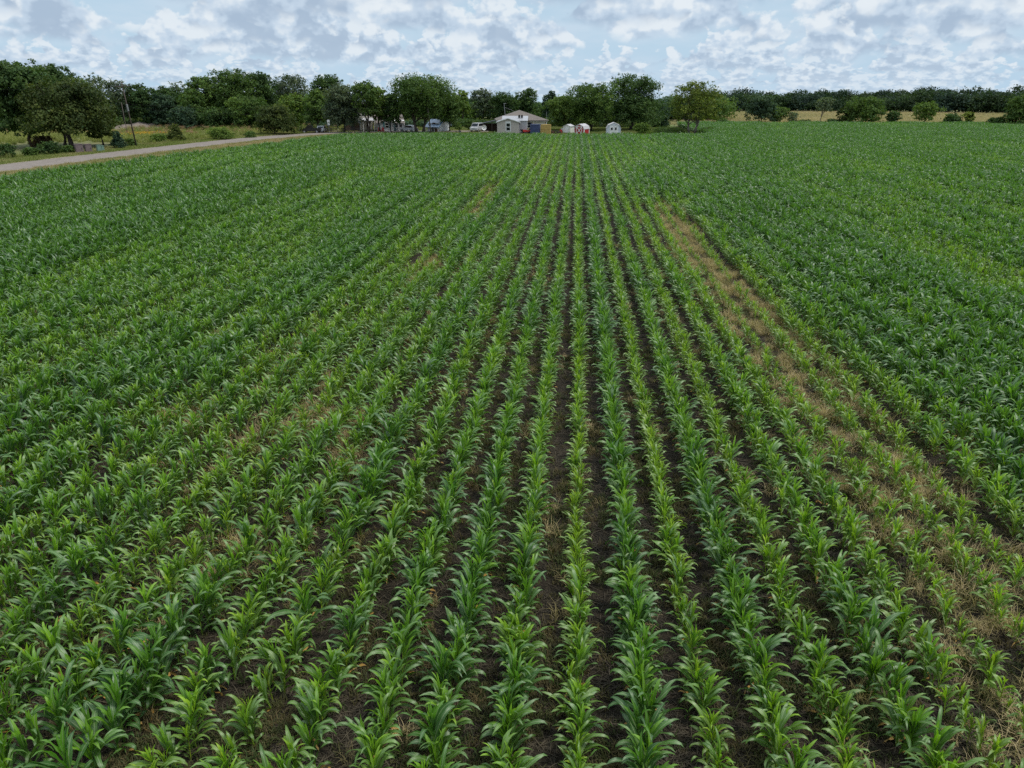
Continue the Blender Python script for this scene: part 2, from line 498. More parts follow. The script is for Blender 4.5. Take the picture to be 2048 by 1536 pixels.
# ---- the nearest plants in the frame are objects of their own
r_ = X * math.cos(YAW) + Y * math.sin(YAW); f_ = -X * math.sin(YAW) + Y * math.cos(YAW)
zt = .62 * SCALE
zc = f_ * CT - (zt - CAM_H) * ST
pu = 1024 + F_PX * r_ / zc; pv = 768 + F_PX * -((zt - CAM_H) * CT + f_ * ST) / zc
inframe = (pu > 10) & (pu < 2038) & (pv < 1525) & (pv > 0)
size = np.where(inframe, SCALE ** .5 / zc, 0)
near_ids = np.argsort(-size)[:300]
is_near = np.zeros(len(X), bool); is_near[near_ids] = True

ORD = ['first', 'second', 'third', 'fourth', 'fifth', 'sixth', 'seventh', 'eighth', 'ninth', 'tenth', 'eleventh', 'twelfth', 'thirteenth',
       'fourteenth', 'fifteenth', 'sixteenth', 'seventeenth', 'eighteenth', 'nineteenth', 'twentieth', 'twenty-first', 'twenty-second',
       'twenty-third', 'twenty-fourth', 'twenty-fifth', 'twenty-sixth', 'twenty-seventh', 'twenty-eighth', 'twenty-ninth', 'thirtieth']
def row_phrase(r):
    if r == 0: return 'the upright middle row'
    return 'the %s row %s of the upright middle row' % (ORD[abs(r) - 1], 'right' if r > 0 else 'left')
per_row = {}
for i in near_ids: per_row.setdefault(int(RI[i]), []).append(i)
for r, ids in per_row.items():
    ids.sort(key=lambda i: Y[i])
    for k, i in enumerate(ids):
        vg, sk = VG[i], SK[i]
        look = ('tall dark' if vg > 1.04 else 'short yellowish' if vg < .68 else 'bright green' if vg < .86 else 'leafy green')
        p = empty('corn_plant', (X[i], Y[i], 0.0), ROT[i], '%s corn plant, %s up %s' % (look, ORD[k], row_phrase(r)), 'corn plant', 'corn plants growing in the nearest rows')
        p.rotation_euler = (TX[i], TY[i], ROT[i]); p.scale = (WID[i], WID[i], SCALE[i])
        fo, wh, stl, dr = near_var[IDX[i]]
        parts = [('foliage', fo), ('whorl', wh), ('stalk', stl)]
        if rng.random() < .42 or sk > .3: parts.append(('withered_leaf', dr))
        for nm, me in parts:
            o = link(nm, me, None, p); o['tint'] = [float(c) for c in TINT[i]] + [1.0]
far = ~is_near
dist = np.hypot(X, Y)
def corn_stuff(name, sel, vs, label):
    n = sel.sum()
    o = scatter(name, np.stack([X[sel], Y[sel], np.zeros(n)], 1), np.stack([TX[sel], TY[sel], ROT[sel]], 1),
            np.stack([WID[sel], WID[sel], SCALE[sel]], 1), IDX[sel] + np.where(dist[sel] > 42, NVAR, 0), TINT[sel], vs)
    tag(o, label, 'corn', kind='stuff')
corn_stuff('corn_field', far, near_join + far_join, 'field of young green corn running in rows back to the yards')
print('corn plants', len(X), 'near', len(near_ids))

# ------------------------------------------------------------------ grass, weeds, straw
def tuft(seed, nb, h, spread, w, lean=.6, ns=3):
    rg = np.random.default_rng(seed); ps = []
    for _ in range(nb):
        a = rg.uniform(0, 2 * PI); r = spread * rg.random() ** .5
        L = h * rg.uniform(.55, 1.15)
        ps.append(blade(rg, (r * math.cos(a), r * math.sin(a), 0), rg.uniform(0, 2 * PI), R(rg.uniform(55, 88)), lean * rg.uniform(.3, 2.0), L, w, ns, .3, 0, 0, 1.3))
    V, F, U = merge(ps)
    me = mesh_quads('tuft', V, F, U); me.materials.append(M['grass']); return me
fine = [tuft(300 + i, 46, .36, .17, .008, 1.3) for i in range(6)]
weed = [tuft(330 + i, 26, .17, .14, .016, 1.1) for i in range(5)]
tall = [tuft(350 + i, 60, .95, .5, .03, .5) for i in range(5)]
lawn_t = [tuft(370 + i, 34, .16, .6, .03, .8, 2) for i in range(4)]
def straw_mesh(seed):
    rg = np.random.default_rng(seed); ps = []
    for _ in range(26):
        L = rg.uniform(.08, .34)
        ps.append(blade(rg, (rg.normal(0, .25), rg.normal(0, .25), .012 + rg.random() * .02), rg.uniform(0, 6.3), R(rg.uniform(-1, 7)), R(rg.uniform(0, 12)), L, rg.uniform(.008, .022), 2, .2, 0, 0))
    V, F, U = merge(ps); me = mesh_quads('straw', V, F, U); me.materials.append(M['grass']); return me
straws = [straw_mesh(400 + i) for i in range(6)]

def field_points(n, ymax, seed, ymin=5.2):
    rg = np.random.default_rng(seed)
    y = ymin + (ymax - ymin) * rg.random(n) ** 1.0
    hw = 6 + y * .82
    x = -y * .09 + (rg.random(n) * 2 - 1) * hw
    lx = left_edge_x(y)
    ok = x > lx + .2
    return x[ok], y[ok], rg
def put(name, x, y, rg, s0, s1, tint, variants, label, cat, z=0.0, zs=None):
    n = len(x); s = rg.uniform(s0, s1, n) if zs is None else zs
    o = scatter(name, np.stack([x, y, np.full(n, z)], 1), np.stack([np.zeros(n), np.zeros(n), rg.uniform(0, 6.28, n)], 1),
                np.stack([s, s, s], 1), rg.integers(0, len(variants), n), tint, variants)
    return tag(o, label, cat, kind='stuff')
def mixc(a, b, t): return np.array(a) + (np.array(b) - np.array(a)) * t[:, None]

# dry grass where the corn failed and thinly between the rows
x, y, rg = field_points(150000, 74, 11)
k = streak(x, y); pr = np.clip(k * 1.45 - .2, 0, 1) * (.10 + .9 * np.clip(vnoise(x / .55, y / .8, 37) * 2.4 - .85, 0, 1)) + .02 * (vnoise(x / .9, y / 1.4, 31) > .5)
s = rg.random(len(x)) < pr * np.where(y < 15, .6, 1.0)
x, y = x[s], y[s]
t = rg.random(len(x))
put('dry_grass', x, y, rg, .6, 1.25, mixc((.47, .37, .205), (.24, .205, .075), t) * rg.uniform(.75, 1.2, (len(x), 1)), fine, 'dry tan grass in the failed strips between the corn rows', 'grass')
x, y, rg = field_points(60000, 42, 12)
s = rg.random(len(x)) < .16 + .8 * (vnoise(x / .7, y / 1.1, 33) > .55) + .5 * streak(x, y)
x, y = x[s], y[s]; t = rg.random(len(x))
put('weeds', x, y, rg, .45, 1.15, mixc((.040, .070, .018), (.13, .10, .045), t) * rg.uniform(.7, 1.2, (len(x), 1)), weed, 'low green weeds scattered on the soil between corn rows', 'weeds')
x, y, rg = field_points(30000, 40, 13)
s = rg.random(len(x)) < .12 + .7 * vnoise(x / .8, y / 1.3, 35)
x, y = x[s], y[s]; t = rg.random(len(x))
put('crop_residue', x, y, rg, .7, 1.2, mixc((.10, .082, .055), (.024, .02, .014), t) * rg.uniform(.7, 1.25, (len(x), 1)), straws, 'grey brown stalk residue lying on the dark soil', 'straw')
# ------------------------------------------------------------------ ground, road, yards
def sheet(name, pts, z, m, kind='structure', label=None):
    """flat polygon, cut into a fan so that it stays planar"""
    mb = MB(); mb.add([(p[0], p[1], z) for p in pts], [tuple(range(len(pts)))])
    me = bpy.data.meshes.new(name); me.from_pydata(mb.v, [], mb.f)
    o = link(name, me, m); return tag(o, label, None, None, kind)

def ground_mat(name, cols, s1, s2, rough=0.95, bump=.5, stretch=(1, 1, 1)):
    """three colours broken up by two noises"""
    m = bpy.data.materials.new(name); nt, N, L = nodes(m)
    out = N.new('ShaderNodeOutputMaterial'); b = N.new('ShaderNodeBsdfPrincipled'); L.new(b.outputs[0], out.inputs[0])
    b.inputs['Roughness'].default_value = rough; b.inputs['Specular IOR Level'].default_value = .2
    tc = N.new('ShaderNodeTexCoord'); mp = N.new('ShaderNodeMapping'); mp.inputs['Scale'].default_value = stretch; L.new(tc.outputs['Object'], mp.inputs[0])
    col = None
    for i, (s, lo, hi) in enumerate(((s1, .38, .62), (s2, .42, .66))):
        n = N.new('ShaderNodeTexNoise'); n.inputs['Scale'].default_value = s; n.inputs['Detail'].default_value = 8; n.inputs['Roughness'].default_value = .62
        L.new(mp.outputs[0], n.inputs[0])
        r = N.new('ShaderNodeMapRange'); r.inputs[1].default_value = lo; r.inputs[2].default_value = hi; L.new(n.outputs[0], r.inputs[0])
        x = N.new('ShaderNodeMix'); x.data_type = 'RGBA'; L.new(r.outputs[0], x.inputs[0])
        if i == 0:
            x.inputs[6].default_value = (*cols[0], 1); x.inputs[7].default_value = (*cols[1], 1)
        else:
            L.new(col, x.inputs[6]); x.inputs[7].default_value = (*cols[2], 1)
        col = x.outputs[2]; last = n
    L.new(col, b.inputs['Base Color'])
    bp = N.new('ShaderNodeBump'); bp.inputs['Strength'].default_value = bump; bp.inputs['Distance'].default_value = .06
    L.new(last.outputs[0], bp.inputs['Height']); L.new(bp.outputs[0], b.inputs['Normal'])
    return m

g_ground = ground_mat('meadow_ground', [(.12, .14, .045), (.19, .175, .08), (.085, .105, .03)], .05, .9)
g_soil = ground_mat('field_soil', [(.011, .0085, .006), (.020, .0155, .011), (.036, .029, .018)], 1.6, 9.0, bump=.9)
g_lawn = ground_mat('lawn', [(.105, .15, .038), (.15, .165, .06), (.085, .12, .03)], .25, 2.2)
g_verge = ground_mat('verge_ground', [(.29, .235, .145), (.22, .195, .10), (.15, .155, .055)], .5, 3.0)
g_road = ground_mat('road_gravel', [(.19, .163, .142), (.15, .128, .11), (.235, .205, .178)], .35, 6.0, .95, .2, (1, .25, 1))
g_tan = ground_mat('dry_pasture', [(.33, .27, .16), (.27, .23, .12), (.19, .185, .07)], .035, .5)

# one sheet to the horizon
mb = MB(); rr = [0, 60, 150, 400, 1200, 4000]
me_v, me_f = [(0, 0, 0)], []
nseg = 48
for r in rr[1:]:
    for k in range(nseg): me_v.append((r * math.cos(2*PI*k/nseg), 100 + r * math.sin(2*PI*k/nseg), 0))
me_v[0] = (0, 100, 0)
for k in range(nseg): me_f.append((0, 1 + k, 1 + (k + 1) % nseg))
for i in range(len(rr) - 2):
    for k in range(nseg):
        a, b = 1 + i*nseg + k, 1 + i*nseg + (k+1) % nseg
        me_f.append((a, a + nseg, b + nseg, b))
me_v = [(a, b, min(0, -.022 * (math.hypot(a, b - 100) - 400))) for a, b, c in me_v]   # the land falls away behind the far woods
gm = bpy.data.meshes.new('ground'); gm.from_pydata(me_v, [], me_f)
tag(link('ground', gm, g_ground), kind='structure')

lx = left_edge_x
yy_l = FFAR + .087 * (-48 + 15)
sheet('field_soil', [(lx(-30) + .1, -30), (260, -30), (260, FBACK + .087 * 186), (YARD_X, FBACK - 4), (YARD_X, FFAR + 4), (lx(yy_l), yy_l)], .006, g_soil)
sheet('lawn', [(lx(yy_l) - 4, yy_l + .3), (YARD_X - .1, FFAR + 4.3), (YARD_X - .1, 220), (-40, 220), (-50, 170)], .004, g_lawn)
sheet('pasture', [(YARD_X + 6, FBACK + 6), (420, FBACK + 26), (520, 372), (60, 336)], .005, g_tan)

# road: a gently bending strip, then the lane that crosses in front of the houses
RC = [(-74, 20), (-73, 55), (-72, 84), (-70.8, 102), (-67.6, 128), (-65.0, 145), (-60.2, 159.5), (-54, 168), (-44, 174.2), (-30, 177.2), (-21, 178)]
def smooth_path(pts, n=8):
    out = []
    for i in range(len(pts) - 1):
        p0, p1, p2, p3 = [np.array(pts[min(max(j, 0), len(pts) - 1)], float) for j in (i - 1, i, i + 1, i + 2)]
        for k in range(n):
            t = k / n
            out.append(.5 * ((2*p1) + (-p0 + p2)*t + (2*p0 - 5*p1 + 4*p2 - p3)*t*t + (-p0 + 3*p1 - 3*p2 + p3)*t**3))
    out.append(np.array(pts[-1], float)); return out
def strip(name, path, hw, z, m, crown=0.0):
    V, Fq = [], []
    for i, p in enumerate(path):
        t = path[min(i+1, len(path)-1)] - path[max(i-1, 0)]; t = t / np.linalg.norm(t); nrm = np.array([t[1], -t[0]])
        h = hw(i / (len(path) - 1)) if callable(hw) else hw
        for k, w in enumerate((-1, -.5, 0, .5, 1)):
            q = p + nrm * w * h; V.append((q[0], q[1], z + crown * (1 - w * w)))
        if i:
            b = 5 * i
            for k in range(4): Fq.append((b - 5 + k, b - 4 + k, b + 1 + k, b + k))
    me = bpy.data.meshes.new(name); me.from_pydata(V, [], Fq); me.shade_smooth()
    return tag(link(name, me, m), kind='structure')
road = smooth_path(RC)
strip('verge', road, 9.5, .012, g_verge)
strip('road', road, lambda t: 3.9 - 1.5 * max(0, t - .7) / .3, .020, g_road, .10)

# ------------------------------------------------------------------ stuff that grows on verges, meadow, pasture, lawn
rg = np.random.default_rng(51)
def road_dist(x, y):
    pts = np.array(road); d = np.full(len(x), 1e9); side = np.zeros(len(x))
    for i in range(len(pts) - 1):
        a, b = pts[i], pts[i+1]; ab = b - a
        t = np.clip(((x - a[0]) * ab[0] + (y - a[1]) * ab[1]) / (ab @ ab), 0, 1)
        dx, dy = x - a[0] - t * ab[0], y - a[1] - t * ab[1]
        dd = np.hypot(dx, dy); s = ab[0] * dy - ab[1] * dx
        side = np.where(dd < d, np.sign(s), side); d = np.minimum(d, dd)
    return d, side                                   # side > 0: left of the road
n = 60000
x = rg.uniform(-100, -38, n); y = rg.uniform(60, 172, n)
d, sd = road_dist(x, y)
inc = x > np.array([left_edge_x(v) for v in y]) - .2
ok = (d > 4.1) & (d < 12) & ~((sd < 0) & inc) & (rg.random(n) < .55)
x1, y1 = x[ok], y[ok]; t = np.clip(vnoise(x1 / 2.2, y1 / 5.0, 61) + rg.normal(0, .2, ok.sum()) + np.where(sd[ok] > 0, .35, -.2), 0, 1)
put('verge_grass', x1, y1, rg, .8, 1.8, mixc((.32, .255, .14), (.135, .175, .04), t) * rg.uniform(.8, 1.2, (len(x1), 1)), lawn_t, 'short dry and green grass along both edges of the road', 'grass')
n = 30000
x = rg.uniform(-230, -45, n); y = rg.uniform(95, 215, n)
d, sd = road_dist(x, y)
ok = (sd > 0) & (d > 8.5 + 2 * vnoise(x / 5, y / 5, 62)) & (np.hypot(x + 87, y - 118) > 15) & (rg.random(n) < .40)
x1, y1 = x[ok], y[ok]; t = np.clip(vnoise(x1 / 9, y1 / 9, 63) + rg.normal(0, .2, len(x1)), 0, 1)
hz = rg.uniform(.55, 1.15, len(x1)) * (.7 + .6 * vnoise(x1 / 6, y1 / 6, 64))
put('meadow_grass', x1, y1, rg, .6, 1.2, mixc((.27, .275, .09), (.15, .185, .045), t) * rg.uniform(.8, 1.2, (len(x1), 1)), tall, 'tall green meadow grass behind the road on the left', 'grass', zs=hz)
# seed heads over the far part of the meadow
s = (rg.random(len(x1)) < .28) & (y1 > 150)
put('seed_heads', x1[s], y1[s], rg, .5, .8, mixc((.30, .17, .12), (.26, .20, .10), rg.random(s.sum())), fine, 'pinkish seed heads standing over the tall meadow grass', 'grass', z=.75, zs=np.full(s.sum(), 1.6))
c0 = P(296, 271)
fx = c0.x + rg.normal(0, 3.0, 150); fy = c0.y + rg.normal(0, 2.6, 150)
put('yellow_flowers', fx, fy, rg, 1, 1, mixc((.55, .36, .02), (.60, .26, .02), rg.random(150)), fine, 'patch of yellow orange wildflowers in the meadow by the pole', 'flowers', z=.55, zs=np.full(150, .8))
n = 30000
x = rg.uniform(20, 330, n); y = rg.uniform(210, 345, n)
ok = (y > FBACK + 6.5 + (x - 60) * .065) & (y < 342 + (x - 60) * .08)
x1, y1 = x[ok], y[ok]
t = np.clip(vnoise(x1 / 25, y1 / 14, 66) * 1.3 - .15 + rg.normal(0, .15, len(x1)), 0, 1)
put('pasture_grass', x1, y1, rg, .7, 1.3, mixc((.41, .335, .21), (.31, .28, .155), t) * rg.uniform(.85, 1.15, (len(x1), 1)), tall, 'tall dry tan grass in the pasture behind the hedge', 'grass', zs=rg.uniform(.5, .9, len(x1)))
n = 26000
x = rg.uniform(-56, YARD_X, n); y = rg.uniform(142, 200, n)
d, sd = road_dist(x, y)
ok = (y > FFAR + .6 + .087 * (x + 15)) & (d > 4) & (rg.random(n) < .8)
x1, y1 = x[ok], y[ok]; t = np.clip(vnoise(x1 / 4, y1 / 6, 67) + rg.normal(0, .2, len(x1)), 0, 1)
put('lawn_grass', x1, y1, rg, .8, 1.6, mixc((.11, .16, .035), (.17, .175, .06), t) * rg.uniform(.85, 1.15, (len(x1), 1)), lawn_t, 'mown yellowish green grass of the yards beyond the corn', 'grass')
# weeds along the far field edge
# pale bare bank in the meadow
bk = P(285, 262)
def mound(name, p, lx_, ly_, h, m, rz, seed):
    rg2 = np.random.default_rng(seed); V, Fq = [], []; nu, nv = 26, 10
    for i in range(nu + 1):
        for j in range(nv + 1):
            a, b = i / nu * 2 - 1, j / nv * 2 - 1
            hh = h * max(0, 1 - abs(a) ** 3) * max(0, 1 - b * b) * (.75 + .5 * float(vnoise(i * .5, j * .6, seed)))
            V.append((a * lx_, b * ly_, hh - .02))
    for i in range(nu):
        for j in range(nv):
            q = i * (nv + 1) + j; Fq.append((q, q + nv + 1, q + nv + 2, q + 1))
    me = bpy.data.meshes.new(name); me.from_pydata(V, [], Fq); me.shade_smooth()
    o = link(name, me, m); o.location = p; o.rotation_euler = (0, 0, rz); return o
o = mound('gravel_bank', bk + Vector((-2, 12, 0)), 13, 4, 1.5, ground_mat('bank_gravel', [(.20, .165, .14), (.16, .135, .115), (.23, .195, .165)], .5, 4), facing(bk), 5)
tag(o, 'low pale grey gravel bank behind the yellow flowers', 'gravel bank')
# ------------------------------------------------------------------ trees and shrubs
def prof(shape, t):
    t = min(max(t, 0.0), 1.0)
    if shape == 'round': return math.sqrt(max(0, 1 - (2 * t - 1) ** 2)) ** .75
    if shape == 'dome':  return math.sqrt(max(0, 1 - t ** 2.2)) ** .8 * (1 - .25 * (1 - t) ** 4)
    if shape == 'vase':  return (.55 + .75 * t) * math.sqrt(max(0, 1 - max(0, (t - .55) / .45) ** 2)) if t > 0 else .5
    if shape == 'cone':  return (1 - t) ** .75 * (1 if t > .08 else .8)
    if shape == 'tall':  return math.sqrt(max(0, 1 - abs(2 * t - .9) ** 2.6)) ** .8
    return 1

def make_lobes(rg, H, W, cb, n, shape, lr=.23, depth=.85):
    z0 = H * cb; ch = H - z0; L = []; W = W * 1.14
    # a core that keeps the crown joined up, then lobes out to its edge
    for t in (.22, .45, .68):
        hw = W / 2 * prof(shape, t)
        L.append((rg.normal(0, .05) * W, 0, z0 + ch * t, hw * .78, hw * .7, ch * .24, rg.normal(0, .6)))
    for i in range(n):
        t = (i + rg.uniform(.1, .9)) / n
        r = W * lr * rg.uniform(.7, 1.3) * (.5 + .5 * prof(shape, t))
        r = min(r, ch * .4)
        hw = max(W / 2 * prof(shape, t) - r * .75, 0)
        a = i * 2.4 + rg.normal(0, .5)
        q = hw * (rg.random() ** .3)
        z = z0 + ch * t; z = min(max(z, z0 + r * .6), H - r * .85)
        L.append((q * math.cos(a), q * math.sin(a) * depth, z, r * 1.1, r * 1.1, r * .85, rg.normal(0, 1)))
    # stretch so that the highest lobe reaches the full height
    mx = max(l[2] + l[5] * .95 for l in L); f = (H - z0) / max(mx - z0, .1)
    L = [(a, b, z0 + (c - z0) * f, d, e, g, h) for a, b, c, d, e, g, h in L]
    return L

def crown_geo(rg, lobes, n, size, col, lobe_var=.16, leaf_var=.15, clump=.34, per=26, up=.5, tip=None):
    L = np.array(lobes); w = (L[:, 3] * L[:, 4]) ** .9; w /= w.sum()
    cl, cr, cv, co = [], [], [], []
    tot = max(len(L) * per, 8)
    for li in range(len(L)):
        m = max(3, int(tot * w[li]))
        d = rg.normal(size=(m, 3)); d /= np.linalg.norm(d, axis=1)[:, None]
        d[:, 2] = np.where(d[:, 2] < -.45, -d[:, 2], d[:, 2])
        rad = (.35 + .65 * rg.random((m, 1)) ** .6)
        cl.append(L[li, :3] + d * L[li, 3:6] * rad); cr.append(np.full(m, L[li, 3] * clump) * rg.uniform(.6, 1.25, m))
        cv.append(L[li, 6] * lobe_var + rg.normal(0, lobe_var * .8, m)); co.append(d)
    cl = np.concatenate(cl); cr = np.concatenate(cr); cv = np.concatenate(cv); co = np.concatenate(co)
    pk = rg.choice(len(cl), n, p=cr ** 1.6 / (cr ** 1.6).sum())
    off = rg.normal(size=(n, 3)); off /= np.linalg.norm(off, axis=1)[:, None]; off *= rg.random((n, 1)) ** .5
    c = cl[pk] + off * cr[pk][:, None] * np.array([1, 1, .72])
    nrm = off * .7 + co[pk] * .5 + rg.normal(0, .55, (n, 3)) + np.array([0, 0, up])
    nrm /= np.linalg.norm(nrm, axis=1)[:, None] + 1e-6
    a = np.cross(nrm, rg.normal(size=(n, 3))); a /= np.linalg.norm(a, axis=1)[:, None] + 1e-6
    b = np.cross(nrm, a)
    s = size * rg.uniform(.55, 1.35, (n, 1))
    V = np.stack([c + a * s * .62, c + b * s * .36 + nrm * s * .08, c - a * s * .62, c - b * s * .36 - nrm * s * .08], 1).reshape(-1, 3)
    Fq = np.arange(4 * n).reshape(n, 4)
    val = np.exp(cv[pk] + rg.normal(0, leaf_var, n))[:, None]
    C = np.array(col) * val
    hue = rg.normal(0, .10, (n, 1)) + cv[pk][:, None] * .3
    C = C * (1 + np.concatenate([hue, hue * .2, -hue * .6], 1))
    if tip is not None:
        k = np.clip((c[:, 2] - np.quantile(c[:, 2], .55)) / (np.ptp(c[:, 2]) * .4 + .01), 0, 1)[:, None] * rg.random((n, 1))
        C = C * (1 - k) + np.array(tip) * k
    return V, Fq, np.repeat(np.clip(C, .004, .5), 4, 0)

def trunk_build(rg, H, lobes, r0, lean=(0, 0), fork=False, top=.72, name='trunk', m=None, parent=None, nl=9, base_split=1):
    mb = MB(); 
    for sidx in range(base_split):
        a0 = 2 * PI * sidx / max(1, base_split)
        bx, by = (r0 * 1.6 * math.cos(a0), r0 * 1.2 * math.sin(a0)) if base_split > 1 else (0, 0)
        pts, rad = [], []
        k = 7
        wob = rg.normal(0, .015, (k + 1, 2)) * H; wob[0] = 0
        for i in range(k + 1):
            t = i / k
            pts.append(((bx * (1 + 2.5 * t) + lean[0] * H * t + wob[i, 0]), by * (1 + 2.5 * t) + lean[1] * H * t + wob[i, 1], H * top * t - .1 * (i == 0)))
            rad.append(r0 / (base_split ** .5) * (1.35 - .35 * min(1, t * 6)) * (1 - .8 * t))
        mb.tube(pts, rad, 8)
        order = rg.permutation(len(lobes))[:nl]
        for li in order:
            lb = lobes[li]; end = Vector(lb[:3])
            t = min(max((end.z / (H * top)) * rg.uniform(.35, .6), .22), .9)
            i = int(t * k); f = t * k - i; i2 = min(i + 1, k)
            st = Vector(pts[i]).lerp(Vector(pts[i2]), f)
            mid = st.lerp(end, .5) + Vector((rg.normal(0, .03) * H, rg.normal(0, .03) * H, H * .03))
            rr = rad[i] * .55
            mb.tube([st, st.lerp(mid, .5) + Vector((0, 0, H * .012)), mid, end], [rr, rr * .75, rr * .5, rr * .12], 5, False)
            for _ in range(2):
                e2 = end + Vector((rg.normal(0, lb[3] * .45), rg.normal(0, lb[3] * .45), abs(rg.normal(0, lb[5] * .4)))); e2.z = min(e2.z, H * .9)
                mb.tube([mid, mid.lerp(e2, .5) + Vector((0, 0, .05 * H * rg.random())), e2], [rr * .4, rr * .25, rr * .08], 4, False)
    return mb.build(name, m, parent, smooth=True)

DARK = (.046, .086, .024); MID = (.066, .115, .025); LIGHT = (.100, .158, .030); GREY = (.072, .100, .056)
PALE = (.100, .135, .074); YELL = (.112, .148, .026); OLIVE = (.056, .080, .021); BLUE = (.040, .074, .040)
TREES = []
def tree(label, px, ytop, w, dist=None, yb=None, cb=.22, col=MID, shape='round', n=None, lobes=14, size=.34, name='tree', cat='tree', sub=None,
         r0=None, bark='bark', lean=(0, 0), dens=1.0, clump=.27, top=.72, split=1, lr=.23, seed=None, group=None, tip=None, nl=9, extra=None, lobe_var=.16, depth=.85, per=22):
    seed = seed or int(px * 7 + ytop * 13 + w)
    rg = np.random.default_rng(seed)
    if yb is not None:
        p = P(px + (1024 - px) / 3950 * (yb - ytop) * .5, yb)
    else:
        b = project(*at(px, dist))[1] if False else None
        q = at(px, dist); yy = project(q.x, q.y, 0)[1]
        p = at(px + (1024 - px) / 3950 * (yy - ytop) * .5, dist)
    H = height_at(p, ytop); W = w * mpp(p)
    lb = make_lobes(rg, H, W, cb, lobes, shape, lr, depth)
    lb = [(a + lean[0] * c, b_ + lean[1] * c, c, d, e, f, g) for a, b_, c, d, e, f, g in lb]
    if extra: lb += [(x * W, y * W, z * H, r * W, r * W, r * W * .85, 0) for x, y, z, r in extra]
    hpx = (W / mpp(p)) * (H * (1 - cb) / mpp(p))
    cnt = n or int(min(max(hpx * 1.75 * dens * (.34 / size) ** 1.2 * (mpp(p) / .115) ** 1.1, 500), 27000))
    root = empty(name, p, facing(p), label, cat, group)
    V, Fq, C = crown_geo(rg, lb, cnt, size, col, clump=clump, tip=tip, lobe_var=lobe_var, per=per)
    link('crown', mesh_quads('crown', V, Fq, tint=C), M['leaf'], root)
    trunk_build(rg, H, lb, r0 or max(.09, .021 * H), lean, top=top, m=M[bark], parent=root, nl=nl, base_split=split)
    return root

# --- left of the road: the big oaks near the photographer
tree('dark broad oak reaching out of the frame behind the roadside oak', 34, 117, 150, dist=152, cb=.10, col=DARK, shape='round', lobes=18, size=.36, seed=11, dens=1.3)
tree('big dark roadside oak with brownish leaves and low hanging branches', 130, 158, 185, yb=297, cb=.17, col=OLIVE, shape='dome', lobes=24, size=.33, seed=12, dens=1.25, r0=.42, lr=.2)
tree('spiky topped dark oak standing just behind the roadside oak', 104, 126, 105, dist=156, cb=.25, col=DARK, shape='tall', lobes=16, size=.33, seed=13)
tree('low bushy oak at the edge of the roadside oak, above the cabinets', 192, 205, 66, dist=152, cb=.12, col=OLIVE, shape='round', lobes=10, size=.33, seed=14)
tree('thin pale tree rising right of the big roadside oaks', 196, 146, 72, dist=215, cb=.2, col=PALE, shape='tall', lobes=14, size=.4, seed=15, dens=.42, clump=.24)
tree('sparse tree behind the leaning utility pole', 244, 160, 56, dist=215, cb=.2, col=GREY, shape='tall', lobes=12, size=.4, seed=16, dens=.6, clump=.26)
tree('dark tree just right of the leaning utility pole', 286, 165, 66, dist=214, cb=.08, col=DARK, shape='tall', lobes=12, size=.42, seed=17)
tree('low dark tree at the far edge of the meadow behind the gravel bank', 322, 186, 62, dist=212, cb=.05, col=BLUE, shape='round', lobes=12, size=.42, seed=18)
tree('thin pale crowned tree showing sky between its branches', 364, 163, 58, dist=222, cb=.3, col=PALE, shape='tall', lobes=12, size=.4, seed=19, dens=.45, clump=.24)
tree('medium green tree left of the tallest tree in the wood', 410, 152, 74, dist=216, cb=.06, col=MID, shape='round', lobes=14, size=.42, seed=20)
tree('dark round topped tree between thin pale trees at the back of the meadow', 342, 172, 60, dist=218, cb=.06, col=DARK, shape='round', lobes=12, size=.42, seed=61)
tree('mid green tree peering over the dark bushes beside the pale crown', 386, 178, 60, dist=210, cb=.05, col=MID, shape='round', lobes=12, size=.42, seed=62)
tree('tallest broad tree of the wood behind the meadow', 470, 138, 116, dist=214, cb=.08, col=MID, shape='dome', lobes=22, size=.42, seed=21, clump=.28)
tree('tall round topped tree right of the tallest one', 526, 140, 72, dist=216, cb=.1, col=DARK, shape='tall', lobes=14, size=.42, seed=22, clump=.3)
tree('sparse high tree with lacy crown behind the bushy roadside trees', 582, 148, 92, dist=224, cb=.25, col=GREY, shape='round', lobes=18, size=.4, seed=23, dens=.6, clump=.25)
tree('dark blue green bushy tree at the back of the meadow', 368, 212, 62, dist=203, cb=.02, col=BLUE, shape='round', lobes=12, size=.4, seed=24)
tree('dark low tree beneath the tallest tree of the wood', 432, 214, 74, dist=202, cb=.02, col=DARK, shape='round', lobes=12, size=.4, seed=25)
tree('round leafy tree in front of the tallest tree', 498, 190, 82, dist=200, cb=.04, col=MID, shape='round', lobes=16, size=.38, seed=26)
tree('big round dark bush where the meadow meets the road', 548, 208, 94, yb=269, cb=.0, col=OLIVE, shape='dome', lobes=20, size=.34, seed=27, dens=1.2, name='bush', cat='bush')
tree('bright green tree behind the round dark bush', 586, 186, 62, dist=194, cb=.04, col=LIGHT, shape='round', lobes=14, size=.38, seed=28)
tree('mid green tree whose boughs hang over the black pickup truck', 634, 178, 76, dist=186, cb=.14, col=MID, shape='cone', lobes=16, size=.38, seed=29, lr=.26)
tree('tall dark tree with rounded top behind the willow', 655, 148, 68, dist=208, cb=.3, col=DARK, shape='round', lobes=14, size=.38, seed=30)
tree('grey green willow beside the street sign', 684, 168, 78, dist=178, cb=.1, col=GREY, shape='dome', lobes=18, size=.34, seed=31, clump=.42)
tree('dark tree with bare lower trunk in front of the two storey house', 733, 160, 62, dist=174, cb=.30, col=MID, shape='tall', lobes=14, size=.34, seed=32, r0=.3)
tree('bright green topped tree between dark trunk tree and the great yard tree', 754, 172, 50, dist=177, cb=.22, col=LIGHT, shape='round', lobes=10, size=.36, seed=33)
